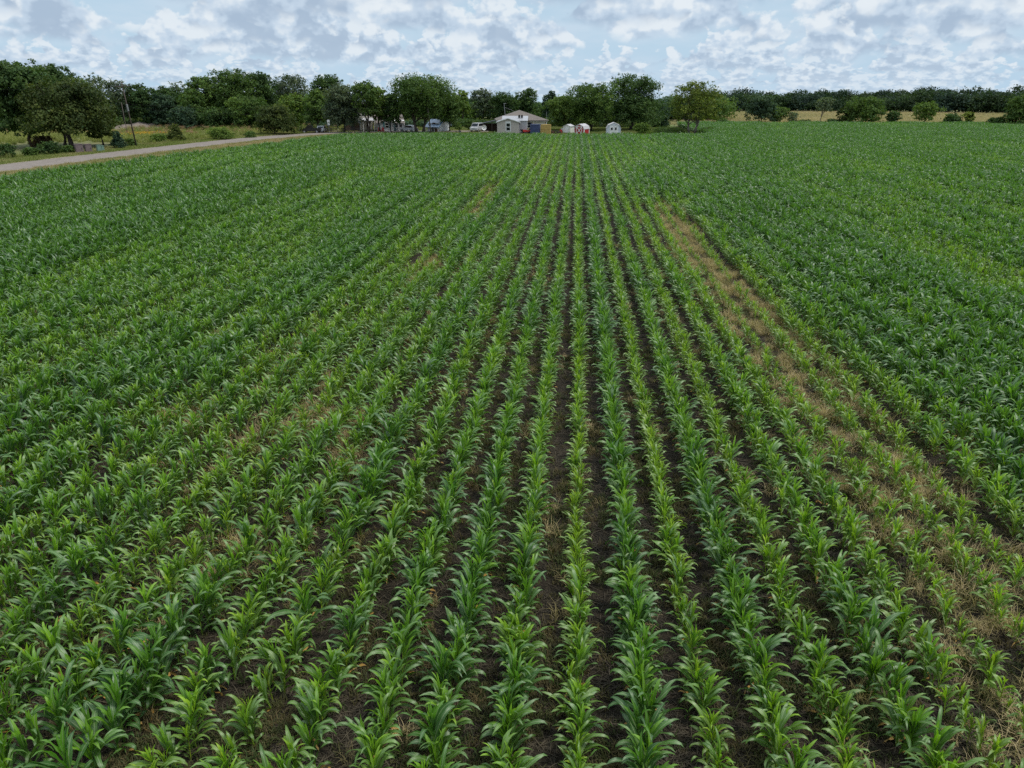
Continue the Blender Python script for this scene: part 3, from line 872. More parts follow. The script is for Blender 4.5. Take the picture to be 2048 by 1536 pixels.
tree('dark shade tree over the white house', 780, 186, 52, dist=177, cb=.20, col=DARK, shape='round', lobes=10, size=.36, seed=34)
tree('great spreading yard tree with forked trunk beside the middle utility pole', 838, 150, 132, yb=266, cb=.20, col=MID, shape='vase', lobes=26, size=.33, seed=35, r0=.45, split=2, lr=.17, clump=.32, nl=14)
tree('dark green tree right of the great yard tree', 898, 184, 60, dist=180, cb=.16, col=MID, shape='round', lobes=12, size=.36, seed=36)
tree('far light green tree peeping over the yard trees', 925, 178, 36, dist=236, cb=.2, col=LIGHT, shape='tall', lobes=9, size=.42, seed=37)
tree('tall tree with thin lacy top left of the grey cottage', 966, 176, 56, dist=214, cb=.18, col=GREY, shape='round', lobes=14, size=.38, seed=38, dens=.8, clump=.27)
tree('dark tree directly behind the antenna mast', 1012, 182, 62, dist=212, cb=.1, col=DARK, shape='round', lobes=12, size=.38, seed=39)
tree('dark round tree behind the hip roofed house', 1054, 176, 52, dist=216, cb=.1, col=DARK, shape='round', lobes=12, size=.38, seed=40)
tree('narrow dark tree right of the hip roofed house', 1100, 182, 36, dist=222, cb=.05, col=BLUE, shape='tall', lobes=9, size=.4, seed=41)
tree('mid green leafy tree behind the cream shed', 1128, 190, 68, dist=184, cb=.03, col=LIGHT, shape='round', lobes=14, size=.35, seed=42)
tree('large green tree shading the red barn shed', 1184, 165, 98, dist=181, cb=.06, col=MID, shape='round', lobes=22, size=.33, seed=43, r0=.36, lr=.2)
tree('highest dark tree behind the white barn shed', 1264, 148, 124, dist=188, cb=.02, col=DARK, shape='dome', lobes=26, size=.34, seed=44, r0=.42, extra=[(-.24, 0, .93, .12)])
tree('small dark blue tree in the gap left of the yellow green tree', 1318, 204, 46, dist=203, cb=.0, col=BLUE, shape='tall', lobes=9, size=.38, seed=45)
tree('yellow green tree with pale forked trunk at the field corner', 1389, 160, 106, yb=270, cb=.20, col=YELL, shape='dome', lobes=26, size=.3, seed=46, r0=.34, bark='pale_bark', split=2, lr=.18, dens=.62, clump=.24, top=.85, nl=14)
tree('little round sapling nearest the white van', 918, 246, 15, dist=178, cb=.15, col=LIGHT, shape='tall', lobes=6, size=.22, seed=47, group='young trees in the yard')
tree('tallest of the young yard trees left of the white van', 936, 238, 17, dist=181, cb=.12, col=MID, shape='tall', lobes=7, size=.22, seed=48, group='young trees in the yard')
tree('slim young tree straight above the white van', 952, 240, 13, dist=184, cb=.12, col=LIGHT, shape='cone', lobes=7, size=.22, seed=49, group='young trees in the yard')
# --- shrubs
def shrub(label, px, ytop, w, yb, col=MID, shape='dome', seed=1, lobes=9, size=.2, dens=1.2, cat='shrub', name='shrub', group=None, **k):
    return tree(label, px, ytop, w, yb=yb, cb=0.0, col=col, shape=shape, seed=seed, lobes=lobes, size=size, dens=dens, name=name, cat=cat, r0=.06, top=.6, group=group, nl=5, **k)
shrub('dark cedar bush beside the green pedestal box', 236, 262, 38, 297, BLUE, 'cone', 71, 12)
shrub('feathery conical cedar on the meadow edge by the yellow flowers', 352, 247, 38, 282, (.075, .10, .025), 'cone', 72, 12)
shrub('low leafy shrub between the two meadow cedars', 318, 268, 40, 284, LIGHT, 'dome', 73)
shrub('low shrub at the foot of the leaning pole', 262, 276, 26, 292, MID, 'dome', 74, 7)
shrub('dark low scrub nearest the left border under the oaks', 14, 287, 40, 316, DARK, 'dome', 75, group='scrub beneath the oaks')
shrub('rounded scrub clump second from the left under the oaks', 58, 294, 36, 312, MID, 'dome', 76, group='scrub beneath the oaks')
shrub('spreading scrub clump left of the oak trunk', 96, 282, 44, 309, DARK, 'dome', 77, group='scrub beneath the oaks')
shrub('scrub clump tucked against the two brown cabinets', 136, 290, 30, 306, MID, 'dome', 78, group='scrub beneath the oaks')
shrub('reddish brown scrub in the shade behind the oak trunk', 84, 270, 50, 298, (.075, .050, .026), 'dome', 79, group='scrub beneath the oaks')
shrub('bright scrub bush in the meadow grass left of the road bend', 440, 254, 60, 279, LIGHT, 'dome', 80, 12)
shrub('small dark bush in the meadow grass near the bend', 500, 262, 28, 276, MID, 'dome', 81, 7)
shrub('bright yellow green bush right of the white barn shed', 1284, 246, 40, 270, (.085, .14, .025), 'dome', 82, 12, .22)
shrub('clipped dark hedge running from bright bush to yellow green tree', 1340, 256, 100, 269, MID, 'dome', 83, 22, .2, name='hedge', cat='hedge', depth=.22)
shrub('low scrub at the foot of the yellow green tree', 1418, 254, 34, 268, MID, 'dome', 84, 8)
# --- hedgerow across the back of the field on the right
HG = 'trees along the far field edge'
def hedge_tree(label, px, ytop, w, col, **k):
    k.setdefault('cb', .02); k.setdefault('size', .40); k.setdefault('lr', .27)
    return tree(label, px, ytop, w, dist=k.pop('dist', 236), col=col, group=HG, **k)
hedge_tree('broad grey green tree first in the hedgerow beyond the yellow green tree', 1524, 190, 66, BLUE, shape='dome', lobes=16, seed=91)
hedge_tree('low leafy tree close against the broad grey green hedgerow tree', 1556, 214, 40, MID, shape='round', lobes=9, seed=92)
hedge_tree('small loose tree with tan pasture showing through it', 1582, 222, 26, PALE, shape='tall', lobes=7, seed=93, dens=.5)
hedge_tree('pale leaning tree with a bare crooked trunk in the hedgerow', 1640, 194, 36, PALE, shape='round', lobes=9, seed=94, cb=.42, bark='pale_bark', lean=(.14, 0), dens=.7)
hedge_tree('large dark wind bent tree in the middle of the hedgerow', 1724, 193, 84, MID, shape='dome', lobes=18, seed=95, lean=(.1, 0))
hedge_tree('low spreading tree joined to the wind bent tree', 1692, 212, 36, OLIVE, shape='dome', lobes=9, seed=105)
hedge_tree('compact dark block shaped tree right of the wind bent tree', 1786, 221, 30, DARK, shape='round', lobes=9, seed=96)
hedge_tree('loose two headed green tree with grass below it', 1850, 203, 54, LIGHT, shape='round', lobes=12, seed=97, cb=.14, dens=.75)
hedge_tree('low dark bush tree left of the yellow green bush', 1902, 227, 40, DARK, shape='dome', lobes=9, seed=98)
hedge_tree('yellow green bush in the hedgerow', 1936, 222, 24, YELL, shape='round', lobes=7, seed=99)
hedge_tree('bushy green tree cut by the right border', 2036, 191, 60, MID, shape='dome', lobes=14, seed=100)
hedge_tree('low dark bush just before the tree at the right border', 1990, 234, 40, DARK, shape='dome', lobes=8, seed=101)
hedge_tree('small scrub bush at the left end of the hedgerow', 1446, 236, 30, MID, shape='dome', lobes=8, seed=102, dist=215)
hedge_tree('low scrub under the pale leaning tree', 1662, 238, 44, DARK, shape='dome', lobes=9, seed=103)
hedge_tree('low scrub between hedgerow saplings and leaning tree', 1606, 240, 40, MID, shape='dome', lobes=9, seed=104)

# --- far-off woods and the dark undergrowth: masses nobody could count
def wood(name, label, px0, px1, d0, d1, tops, step, size, n, cols, seed, w=10, base=0.0):
    rg = np.random.default_rng(seed); V, Fq, C, o = [], [], [], 0
    px = px0
    while px < px1:
        for row, dd in enumerate(np.linspace(d0, d1, 3)):
            q = px + rg.uniform(-.4, .4) * step; p = at(q, dd + rg.uniform(-4, 4))
            yt = np.interp(q, [t[0] for t in tops], [t[1] for t in tops]) + rg.normal(0, 4.6) + (9 - 5 * row) * 1.0
            H = max(height_at(p, yt), 1.5); W = w * rg.uniform(.7, 1.25)
            lb = make_lobes(rg, H, W, base, 9, 'dome' if rg.random() < .6 else 'round', .26)
            lb = [(a, b, c, d, e, f, g) for a, b, c, d, e, f, g in lb]
            v, f, c = crown_geo(rg, lb, n, size, np.array(cols[int(rg.integers(0, len(cols)))]) * rg.uniform(.85, 1.2), per=22)
            rz = facing(p); ca, sa = math.cos(rz), math.sin(rz)
            v = np.stack([v[:, 0]*ca - v[:, 1]*sa + p.x, v[:, 0]*sa + v[:, 1]*ca + p.y, v[:, 2]], 1)
            V.append(v); Fq.append(f + o); C.append(c); o += len(v)
        px += step
    me = mesh_quads(name, np.concatenate(V), np.concatenate(Fq), tint=np.concatenate(C))
    return tag(link(name, me, M['leaf']), label, 'woods', kind='stuff')
wood('far_woods', 'dark woods beyond the tan pasture along the right horizon', 1400, 2200, 372, 392,
     [(1400, 186), (1480, 182), (1560, 186), (1640, 182), (1700, 186), (1790, 184), (1850, 176), (1930, 182), (1990, 180), (2050, 182), (2200, 184)], 17, .7, 1300, [(.024, .046, .020), (.034, .062, .020), (.024, .046, .032), (.026, .050, .018)], 201, 13)
wood('woods_behind', 'dark woods closing the view behind the yards and meadow', -130, 1440, 246, 262,
     [(-130, 180), (180, 186), (240, 194), (330, 190), (600, 184), (760, 200), (800, 204), (900, 196), (1000, 198), (1330, 196), (1440, 188)], 24, .6, 1300, [DARK, MID, BLUE], 202, 11)
wood('undergrowth', 'shadowy undergrowth along the back of the meadow', -130, 640, 217, 226,
     [(-130, 236), (240, 238), (400, 236), (640, 238)], 22, .45, 700, [DARK, OLIVE, DARK], 203, 8)
wood('shade_thicket', 'dark bushes added for the shade under the trees behind the yards, sheds and houses', 640, 1335, 203, 210,
     [(640, 240), (760, 243), (900, 242), (1000, 240), (1100, 243), (1335, 240)], 17, .4, 600, [DARK, BLUE, OLIVE], 204, 6)  # low dark foliage added to stand for the shade under the yard trees
# ------------------------------------------------------------------ buildings
M['white_paint'] = pmat('white_paint', (.74, .74, .72), (.66, .66, .64), 1.5, .55)
M['white_metal'] = siding('white_metal_roof', (.35, .36, .375), .4, True, .4, .5)
M['grey_siding'] = siding('grey_siding', (.46, .41, .365), .18)
M['pale_grey_siding'] = siding('pale_grey_siding', (.43, .43, .44), .18)
M['shingle'] = pmat('shingle', (.18, .155, .135), (.12, .105, .092), 2.2, .9, .6, bscale=14)
M['tan_wall'] = siding('tan_wall', (.60, .43, .25), .22)
M['cream_siding'] = siding('cream_siding', (.58, .55, .46), .2)
M['house_white'] = siding('house_white', (.70, .71, .70), .2)
M['glass'] = glass_mat('glass')
M['barn_red'] = siding('barn_red', (.34, .016, .020), .3, True)
M['shed_blue_white'] = siding('shed_blue_white', (.56, .60, .64), .3, True)
M['shed_cream'] = siding('shed_cream', (.66, .66, .60), .3, True)
M['pale_roof'] = pmat('pale_shingle_roof', (.44, .44, .45), (.36, .36, .37), 3, .8, .4)
M['blue_roof'] = siding('blue_metal_roof', (.20, .31, .46), .4, True, .35, .5)
M['dark_metal'] = pmat('dark_metal', (.03, .03, .032), None, 3, .5, metal=.3)
M['black_plastic'] = pmat('black_plastic', (.012, .012, .013), None, 3, .5)
M['wire'] = pmat('wire', (.02, .02, .02), None, 3, 1.0, spec=0.0)
M['grey_metal'] = pmat('grey_metal', (.35, .36, .37), None, 4, .45, metal=.5)
M['pole_wood'] = pmat('pole_wood', (.085, .068, .055), (.05, .04, .032), 5, .9, .5, stretch=(1, 1, .15))
M['pale_pole_wood'] = pmat('pale_pole_wood', (.17, .145, .12), (.11, .095, .08), 5, .9, .5, stretch=(1, 1, .15))
M['rust'] = pmat('rust', (.16, .075, .05), (.09, .05, .035), 5, .8)
M['red_paint'] = pmat('red_paint', (.42, .035, .03), (.32, .03, .03), 4, .5)
M['navy'] = pmat('navy_paint', (.055, .075, .17), (.04, .055, .12), 1.2, .6, .3)
M['plywood'] = pmat('plywood', (.46, .32, .10), (.36, .24, .07), 1.6, .75, .3, stretch=(1, 1, 4))
M['cabinet_brown'] = pmat('cabinet_brown', (.165, .125, .125), (.12, .09, .09), 2, .7)
M['pedestal_green'] = pmat('pedestal_green', (.16, .26, .20), (.12, .20, .155), 3, .5)
M['concrete'] = pmat('concrete', (.36, .34, .32), (.28, .27, .25), 4, .9, .3)
M['teal'] = pmat('teal_paint', (.08, .24, .26), None, 3, .5)
M['car_white'] = pmat('white_car_paint', (.70, .71, .72), None, 1, .25, spec=.6)
M['van_paint'] = pmat('van_paint', (.46, .47, .48), None, 1, .3, spec=.5)
M['car_black'] = pmat('black_car_paint', (.010, .011, .013), None, 1, .18, spec=.6)
M['car_silver'] = pmat('silver_car_paint', (.40, .42, .44), None, 1, .25, spec=.6)
M['tyre'] = pmat('tyre', (.014, .014, .015), None, 5, .85)
M['sign_white'] = pmat('sign_sheet', (.66, .67, .66), (.56, .57, .56), 2, .5)
M['brush'] = pmat('brush_twigs', (.13, .095, .09), (.075, .052, .05), 3, .9)
M['brick_brown'] = pmat('brown_wall', (.11, .075, .055), (.08, .055, .042), 3, .9)

def win(parent, x, z, w, h, y, frame='white_paint', panes=2, t=.09, name='window', head=0.0):
    """window on the face y (outside is -y): frame proud of the wall, panes set in it"""
    f = MB()
    f.box(x-w/2, x-w/2+t, y-.05, y+.02, z, z+h).box(x+w/2-t, x+w/2, y-.05, y+.02, z, z+h)
    f.box(x-w/2+t, x+w/2-t, y-.05, y+.02, z+h-t, z+h).box(x-w/2+t, x+w/2-t, y-.05, y+.02, z, z+t)
    for k in range(1, panes):
        zz = z + h * k / panes; f.box(x-w/2+t, x+w/2-t, y-.045, y+.02, zz-t*.4, zz+t*.4)
    if head: f.box(x-w/2-.08, x+w/2+.08, y-.07, y+.02, z+h+.002, z+h+head)
    fo = f.build(name, M[frame], parent)
    MB().box(x-w/2+t, x+w/2-t, y-.015, y+.015, z+t, z+h-t).build('pane', M['glass'], fo)
    return fo

def gable_roof(mb, x0, x1, y0, y1, zE, zR, ov=.25, th=.10):
    """ridge along Y"""
    xm = (x0 + x1) / 2; s = (zR - zE) / (xm - x0); e = zE - s * ov
    return mb.prism([(x0-ov, e), (xm, zR), (x1+ov, e), (x1+ov, e+th), (xm, zR+th*1.15), (x0-ov, e+th)], y0-ov, y1+ov)
def gable_roof_x(mb, x0, x1, y0, y1, zE, zR, ov=.25, th=.10):
    """ridge along X"""
    ym = (y0 + y1) / 2; s = (zR - zE) / (ym - y0); e = zE - s * ov
    return mb.xprism([(y0-ov, e), (ym, zR), (y1+ov, e), (y1+ov, e+th), (ym, zR+th*1.15), (y0-ov, e+th)], x0-ov, x1+ov)

def house_at(name, px, yb, label, cat, extra=0.0):
    p = P(px, yb); return empty(name, p, facing(p, extra), label, cat), p, mpp(p)

# grey cottage with white metal roof, gable towards the field
c, p, k = house_at('cottage', 1016, 268, 'small grey cottage with white metal roof and one tall window in its gable', 'cottage', R(-3))
W = 43 * k
MB().prism([(-W/2, 0), (W/2, 0), (W/2, 2.55), (0, 3.25), (-W/2, 2.55)], 0, 7.5).build('wall', M['grey_siding'], c)
gable_roof(MB(), -W/2, W/2, 0, 7.5, 2.56, 3.26, .28, .09).build('roof', M['white_metal'], c)
MB().box(-W/2-.03, -W/2+.10, -.03, .08, .0, 2.5).build('corner_board', M['grey_siding'], c)
MB().box(W/2-.10, W/2+.03, -.03, .08, .0, 2.5).build('corner_board', M['grey_siding'], c)
b = MB(); s_ = .7 / (W/2)
b.prism([(-W/2-.28, 2.50-s_*.28), (0, 3.20), (0, 3.33), (-W/2-.28, 2.63-s_*.28)], -.32, -.285)
b.prism([(0, 3.20), (W/2+.28, 2.50-s_*.28), (W/2+.28, 2.63-s_*.28), (0, 3.33)], -.32, -.285)
b.build('bargeboard', M['white_paint'], c)
win(c, .05, .55, 1.15, 1.85, 0, t=.17, head=.22)
wing = MB().xprism([(1.6, 0), (5.6, 0), (5.6, 2.75), (3.6, 3.58), (1.6, 2.75)], W/2 - 1.2, W/2 + 1.75)
wing.build('side_wing', M['pale_grey_siding'], c)
wr = gable_roof_x(MB(), W/2 - 3.6, W/2 + 1.75, 1.6, 5.6, 2.77, 3.60, .25, .09).build('wing_roof', M['white_metal'], c)
MB().box(W/2+.3, W/2+.36, 1.3, 1.36, 2.3, 2.62).add([], []).cbox((W/2+.33, 1.26, 2.30), (.16, .16, .2)).build('lamp', M['white_paint'], c)
# two satellite dishes on the wing roof
for i, dx in enumerate((.25, .85)):
    q = c.matrix_basis @ Vector((W/2 - .3 + dx, 2.5, 3.20))
    d = empty('satellite_dish', q, facing(p, R(35)), ('left' if i == 0 else 'right') + ' one of two small dark satellite dishes on the cottage roof', 'satellite dish', 'satellite dishes on the cottage roof')
    MB().tube([(0, 0, -.06), (0, .02, .32)], .025).build('mast', M['grey_metal'], d)
    V, Fq = [(0, .06, .38)], []
    for ring in (1, 2, 3):
        for a in range(14):
            t = 2*PI*a/14; r = .13 * ring; V.append((r*.8*math.cos(t), .06 - .035*ring*ring*.5 - .02, .38 + r*math.sin(t)))
    for a in range(14): Fq.append((0, 1+a, 1+(a+1) % 14))
    for ring in range(2):
        for a in range(14):
            o_ = 1+ring*14; Fq.append((o_+a, o_+14+a, o_+14+(a+1) % 14, o_+(a+1) % 14))
    MB().add(V, Fq).build('dish', M['dark_metal'], d)
    MB().tube([(0, 0, .2), (0, -.42, .34)], .018).cbox((0, -.44, .36), (.08, .1, .08)).build('arm', M['grey_metal'], d)

# hip roofed house behind
c, p, k = house_at('house', 1046, 264.5, 'tan house with grey brown hip roof behind the grey cottage', 'house', R(4))
W = 104 * k
zE = height_at(P(1090, 264.5), 241.5); zR = height_at(P(1046, 264.5), 223) * 1.03
MB().box(-W/2+.5, W/2-.6, .6, 11, 0, zE).build('wall', M['tan_wall'], c)
hr = MB(); x0, x1, y0, y1 = -W/2-.2, W/2, 0, 11.6
pk = (-.4, 3.6, zR); pk2 = (-.4, 7.6, zR)
hr.add([(x0, y0, zE-.08), (x1, y0, zE-.08), (x1, y1, zE-.08), (x0, y1, zE-.08), (x0, y0, zE+.1), (x1, y0, zE+.1), (x1, y1, zE+.1), (x0, y1, zE+.1), pk, pk2],
       [(0, 3, 2, 1), (0, 1, 5, 4), (1, 2, 6, 5), (2, 3, 7, 6), (3, 0, 4, 7), (4, 5, 8), (5, 6, 9, 8), (6, 7, 9), (7, 4, 8, 9)])
hr.build('roof', M['shingle'], c)
MB().box(W/2-.62, W/2-.45, .3, .46, 0, zE-.08).build('post', M['white_paint'], c)
MB().box(W/2-3.6, W/2-3.44, .3, .46, 0, zE-.08).build('post', M['white_paint'], c)
MB().box(1.6, W/2-.3, .28, .48, zE-.36, zE-.085).build('fascia', M['cream_siding'], c)
MB().box(W/2-3.2, W/2-.9, .52, .6, 0, 2.15).build('garage_door', M['cream_siding'], c)
win(c, 1.6, .9, 1.2, 1.3, .6)
MB().tube([(W/2-.5, 1.2, zE-.3), (W/2-.5, 1.2, zE+1.9)], .03).build('vent_pipe', M['grey_metal'], c)

def gambrel(W, H):
    return [(-W/2, 0), (W/2, 0), (W/2, H*.50), (W*.375, H*.80), (0, H), (-W*.375, H*.80), (-W/2, H*.50)]
def gambrel_shed(px, yb, ytop, wpx, label, rot, depth, wall, trim, roofm, kind):
    c, p, k = house_at('barn_shed', px, yb, label, 'shed', rot)
    W = wpx * k; H = height_at(p, ytop)
    MB().prism(gambrel(W, H - .06), 0, depth).build('wall', M[wall], c)
    g = gambrel(W, H - .05)[2:]; o = [(x * 1.05 + (.02 if x > 0 else -.02 if x < 0 else 0), z + .07) for x, z in g]
    g = [(x + (.012 if x > 0 else -.012 if x < 0 else 0), z + .012) for x, z in g]
    MB().prism(g + o[::-1], -.10, depth + .10).build('roof', M[roofm], c)
    # trim round the front
    def board(a, b, w, y=-.045, t=.05):
        (x0, z0), (x1, z1) = a, b; L_ = math.hypot(x1-x0, z1-z0); nx, nz = -(z1-z0)/L_*w/2, (x1-x0)/L_*w/2
        return [(x0+nx, z0+nz), (x0-nx, z0-nz), (x1-nx, z1-nz), (x1+nx, z1+nz)]
    if kind == 'cross':
        for sx in (-1, 1): MB().box(sx*W/2-.09 if sx > 0 else -W/2-.02, W/2+.02 if sx > 0 else -W/2+.09, -.03, .06, 0, H*.5).build('corner_board', M[trim], c)
        b = MB(); q = gambrel(W, H - .10)[2:]
        for i in range(4): b.prism(board(q[i], q[i+1], .09), -.035 - .003*i, -.004)
        b.build('bargeboard', M[trim], c)
        dw, dh = W * .62, H * .78
        d = MB().box(-dw/2, dw/2, -.035, .01, .08, dh).build('door', M[wall], c)
        f = MB(); t = .14
        f.box(-dw/2, -dw/2+t, -.065, -.037, .08, dh).box(dw/2-t, dw/2, -.065, -.037, .08, dh)
        f.box(-dw/2+t, dw/2-t, -.065, -.037, dh-t, dh).box(-dw/2+t, dw/2-t, -.065, -.037, .08, .08+t)
        f.prism(board((-dw/2+t, .12+t), (dw/2-t, dh-t), .14), -.060, -.037)
        f.prism(board((-dw/2+t, dh-t), (dw/2-t, .12+t), .14), -.070, -.061)
        f.build('cross_brace', M[trim], d)
        MB().box(W/2+.012, W/2+.03, depth*.05, depth*.11, 0, H*.5).build('corner_board', M[trim], c)
        MB().box(W/2+.012, W/2+.03, depth*.90, depth*.99, 0, H*.5).build('corner_board', M[trim], c)
    else:
        dw, dh = W * .60, H * .72
        for sx in (-1, 1):
            x0, x1 = (-dw/2, -.012) if sx < 0 else (.012, dw/2)
            d = MB().box(x0, x1, -.045, .01, .06, dh).build('door', M['white_paint'], c)
            xm = sx * dw * .235; w = .40; h = .52; zb = dh - .78
            f = MB(); t = .06
            f.box(xm-w/2-t, xm-w/2, -.075, -.046, zb-t, zb+h+t).box(xm+w/2, xm+w/2+t, -.075, -.046, zb-t, zb+h+t)
            f.box(xm-w/2, xm+w/2, -.075, -.046, zb+h, zb+h+t).box(xm-w/2, xm+w/2, -.075, -.046, zb-t, zb)
            f.build('window_frame', M['white_paint'], d)
            MB().box(xm-w/2, xm+w/2, -.055, -.046, zb, zb+h).build('pane', M['glass'], d)
        MB().box(-dw/2-.04, dw/2+.04, -.055, .01, dh+.005, dh+.10).build('door_header', M['white_paint'], c)
        MB().box(-W*.36, W*.36, -.04, -.005, H*.78, H*.83).build('trim_board', M['white_paint'], c)
    MB().box(-W/2-.1, W/2+.1, -.35, -.08, -.05, .10).build('sill_beam', M['concrete'], c)
    return c
gambrel_shed(1227, 270, 245.5, 28, 'pale blue white barn shed with two small dark windows in its double door', R(3), 3.6, 'shed_blue_white', 'white_paint', 'pale_roof', 'doors')
gambrel_shed(1158, 269.5, 248, 21, 'red barn shed with white cross braced door', R(-24), 3.0, 'barn_red', 'white_paint', 'pale_roof', 'cross')

# cream gable shed
c, p, k = house_at('garden_shed', 1133, 266.5, 'plain cream gable shed left of the red barn shed', 'shed', R(-22))
W = 15.5 * k; H = height_at(p, 248.5)
MB().prism([(-W/2, 0), (W/2, 0), (W/2, H*.76), (0, H*.96), (-W/2, H*.76)], 0, 2.4).build('wall', M['shed_cream'], c)
gable_roof(MB(), -W/2, W/2, 0, 2.4, H*.765, H*.965, .10, .06).build('roof', M['pale_roof'], c)
MB().box(-.42, .42, -.03, .01, .05, H*.66).build('door', M['white_paint'], c)

# navy blue bin and plywood box
c, p, k = house_at('storage_bin', 1069, 268.5, 'navy blue metal storage bin standing beside the plywood box', 'storage bin', R(-12))
W, H = 18 * k, height_at(p, 249.5)
MB().box(-W/2, W/2, 0, 1.5, .12, H).build('body', M['navy'], c, bevel=.03)
r = MB()
for i in range(6): x = -W/2 + W * (i + .5) / 6; r.box(x-.04, x+.04, -.05, -.003, .2, H-.12)
r.build('rib', M['navy'], c)
MB().box(-W/2-.04, W/2+.04, -.06, 1.55, H+.002, H+.09).build('lid', M['navy'], c)
MB().box(-W/2+.05, W/2-.05, .06, 1.4, 0, .118).build('skid', M['dark_metal'], c)
c, p, k = house_at('plywood_box', 1091, 268.5, 'yellowish plywood box taller than wide next to the navy bin', 'box', R(-10))
W, H = 18 * k, height_at(p, 249)
MB().box(-W/2, W/2, 0, 1.3, .1, H).build('panel', M['plywood'], c)
for sx in (-1, 1): MB().box(sx*W/2-.06+.062*sx, sx*W/2+.06+.062*sx, -.03, .12, 0, H+.05).build('post', M['plywood'], c)
MB().box(-W/2+.01, W/2-.01, -.035, -.003, H*.5, H*.5+.1).build('batten', M['plywood'], c)

# beige two storey house, half hidden
c, p, k = house_at('house', 735, 262.2, 'beige two storey house half hidden behind the bare trunked tree', 'house', R(14))
W = 24 * k
MB().box(-W/2, W/2, 0, 7, 0, 4.6).prism([(-W/2, 4.6), (W/2, 4.6), (0, 6.2)], .01, 6.99).build('wall', M['cream_siding'], c)
gable_roof(MB(), -W/2, W/2, 0, 7, 4.62, 6.24, .3, .12).build('roof', M['shingle'], c)
pr = MB().xprism([(-1.8, 2.35), (0, 2.9), (0, 3.0), (-1.8, 2.45)], -W/2, W/2).build('porch_roof', M['pale_roof'], c)
for x in (-W/2+.1, 0, W/2-.1): MB().tube([(x, -1.65, 0), (x, -1.65, 2.38)], .07).build('porch_post', M['white_paint'], c)
MB().box(-.1, .8, -.03, .01, .1, 2.1).build('door', M['brick_brown'], c)
win(c, -.8, 3.3, .8, 1.0, 0); win(c, .8, 3.3, .8, 1.0, 0)

# white house with teal shutters
c, p, k = house_at('house', 782, 262.6, 'white bungalow with teal shutters behind the great yard tree', 'house', R(8))
W = 52 * k; h = height_at(p, 246)
MB().xprism([(0, 0), (7, 0), (7, h), (3.5, h+1.7), (0, h)], -W/2, W/2).build('wall', M['house_white'], c)
gable_roof_x(MB(), -W/2, W/2, 0, 7, h+.02, h+1.74, .35, .1).build('roof', M['shingle'], c)
fx = -W*.16
MB().prism([(fx-1.6, .0), (fx+1.6, .0), (fx+1.6, h), (fx, h+1.1), (fx-1.6, h)], -1.0, -.004).build('front_gable', M['house_white'], c)
gable_roof(MB(), fx-1.6, fx+1.6, -1.0, 1.5, h+.02, h+1.12, .2, .08).build('gable_roof', M['shingle'], c)
win(c, fx, .75, 1.0, 1.25, -1.0)
for sx in (-1, 1): MB().box(fx+sx*.72-.17, fx+sx*.72+.17, -1.04, -1.003, .72, 2.02).build('shutter', M['teal'], c)
win(c, W*.2, .8, 1.1, 1.2, 0); win(c, W*.38, .8, .8, 1.2, 0)
MB().box(W*.04, W*.04+.9, -.03, .01, .05, 2.1).build('door', M['teal'], c)
for x in (W*.0, W*.28, W*.49): MB().tube([(x, -1.3, 0), (x, -1.3, 2.3)], .08).build('porch_post', M['white_paint'], c)
MB().xprism([(-1.5, 2.3), (-.36, 2.45), (-.36, 2.55), (-1.5, 2.4)], W*-.02, W*.5).build('porch_roof', M['white_paint'], c)

# blue roofed house
c, p, k = house_at('house', 868, 263.4, 'small white house with light blue metal roof beside the middle utility pole', 'house', R(-20))
W = 27 * k; h = height_at(p, 250.5); hr_ = height_at(p, 240.5)
MB().xprism([(0, 0), (6.5, 0), (6.5, h), (3.2, hr_), (0, h)], -W/2, W/2).build('wall', M['house_white'], c)
gable_roof_x(MB(), -W/2, W/2, -1.4, 7.8, h-.35, hr_+.05, .2, .08).build('roof', M['blue_roof'], c)
MB().box(-.4, .5, -.03, .01, 0, 2.0).build('door', M['brick_brown'], c)
win(c, -W*.3, .7, .9, 1.2, 0); win(c, W*.3, .7, .9, 1.2, 0)
for x in (-W/2+.1, -W*.17, W*.17, W/2-.1): MB().tube([(x, -1.3, 0), (x, -1.3, h-.3)], .07).build('porch_post', M['white_paint'], c)
MB().cbox((W*.3, -.8, .35), (.6, .5, .7)).build('porch_bench', M['rust'], c)

# low brown outbuilding at the willow
c, p, k = house_at('outbuilding', 706, 262.2, 'low brown outbuilding in the shade right of the willow', 'outbuilding', R(5))
W = 26 * k
MB().prism([(-W/2, 0), (W/2, 0), (W/2, 2.2), (0, 2.9), (-W/2, 2.2)], 0, 4).build('wall', M['brick_brown'], c)
gable_roof(MB(), -W/2, W/2, 0, 4, 2.22, 2.92, .2, .08).build('roof', M['shingle'], c)
MB().box(-.5, .5, -.03, .01, 0, 2.0).build('door', M['black_plastic'], c)
# dark lean-to beside the white van
c, p, k = house_at('carport', 984, 263.0, 'dark timber lean-to with sloping roof left of the grey cottage', 'lean-to', R(0))
MB().prism([(-2.4, 1.7), (2.4, 2.7), (2.4, 2.8), (-2.4, 1.8)], 0, 4).build('roof', M['dark_metal'], c)
for x, z in ((-2.2, 1.72), (0, 2.17), (2.2, 2.63)): MB().box(x-.07, x+.07, .1, .24, 0, z).build('post', M['pole_wood'], c)
MB().box(-2.2, 2.2, 3.7, 3.8, 0, 1.65).build('wall', M['brick_brown'], c)

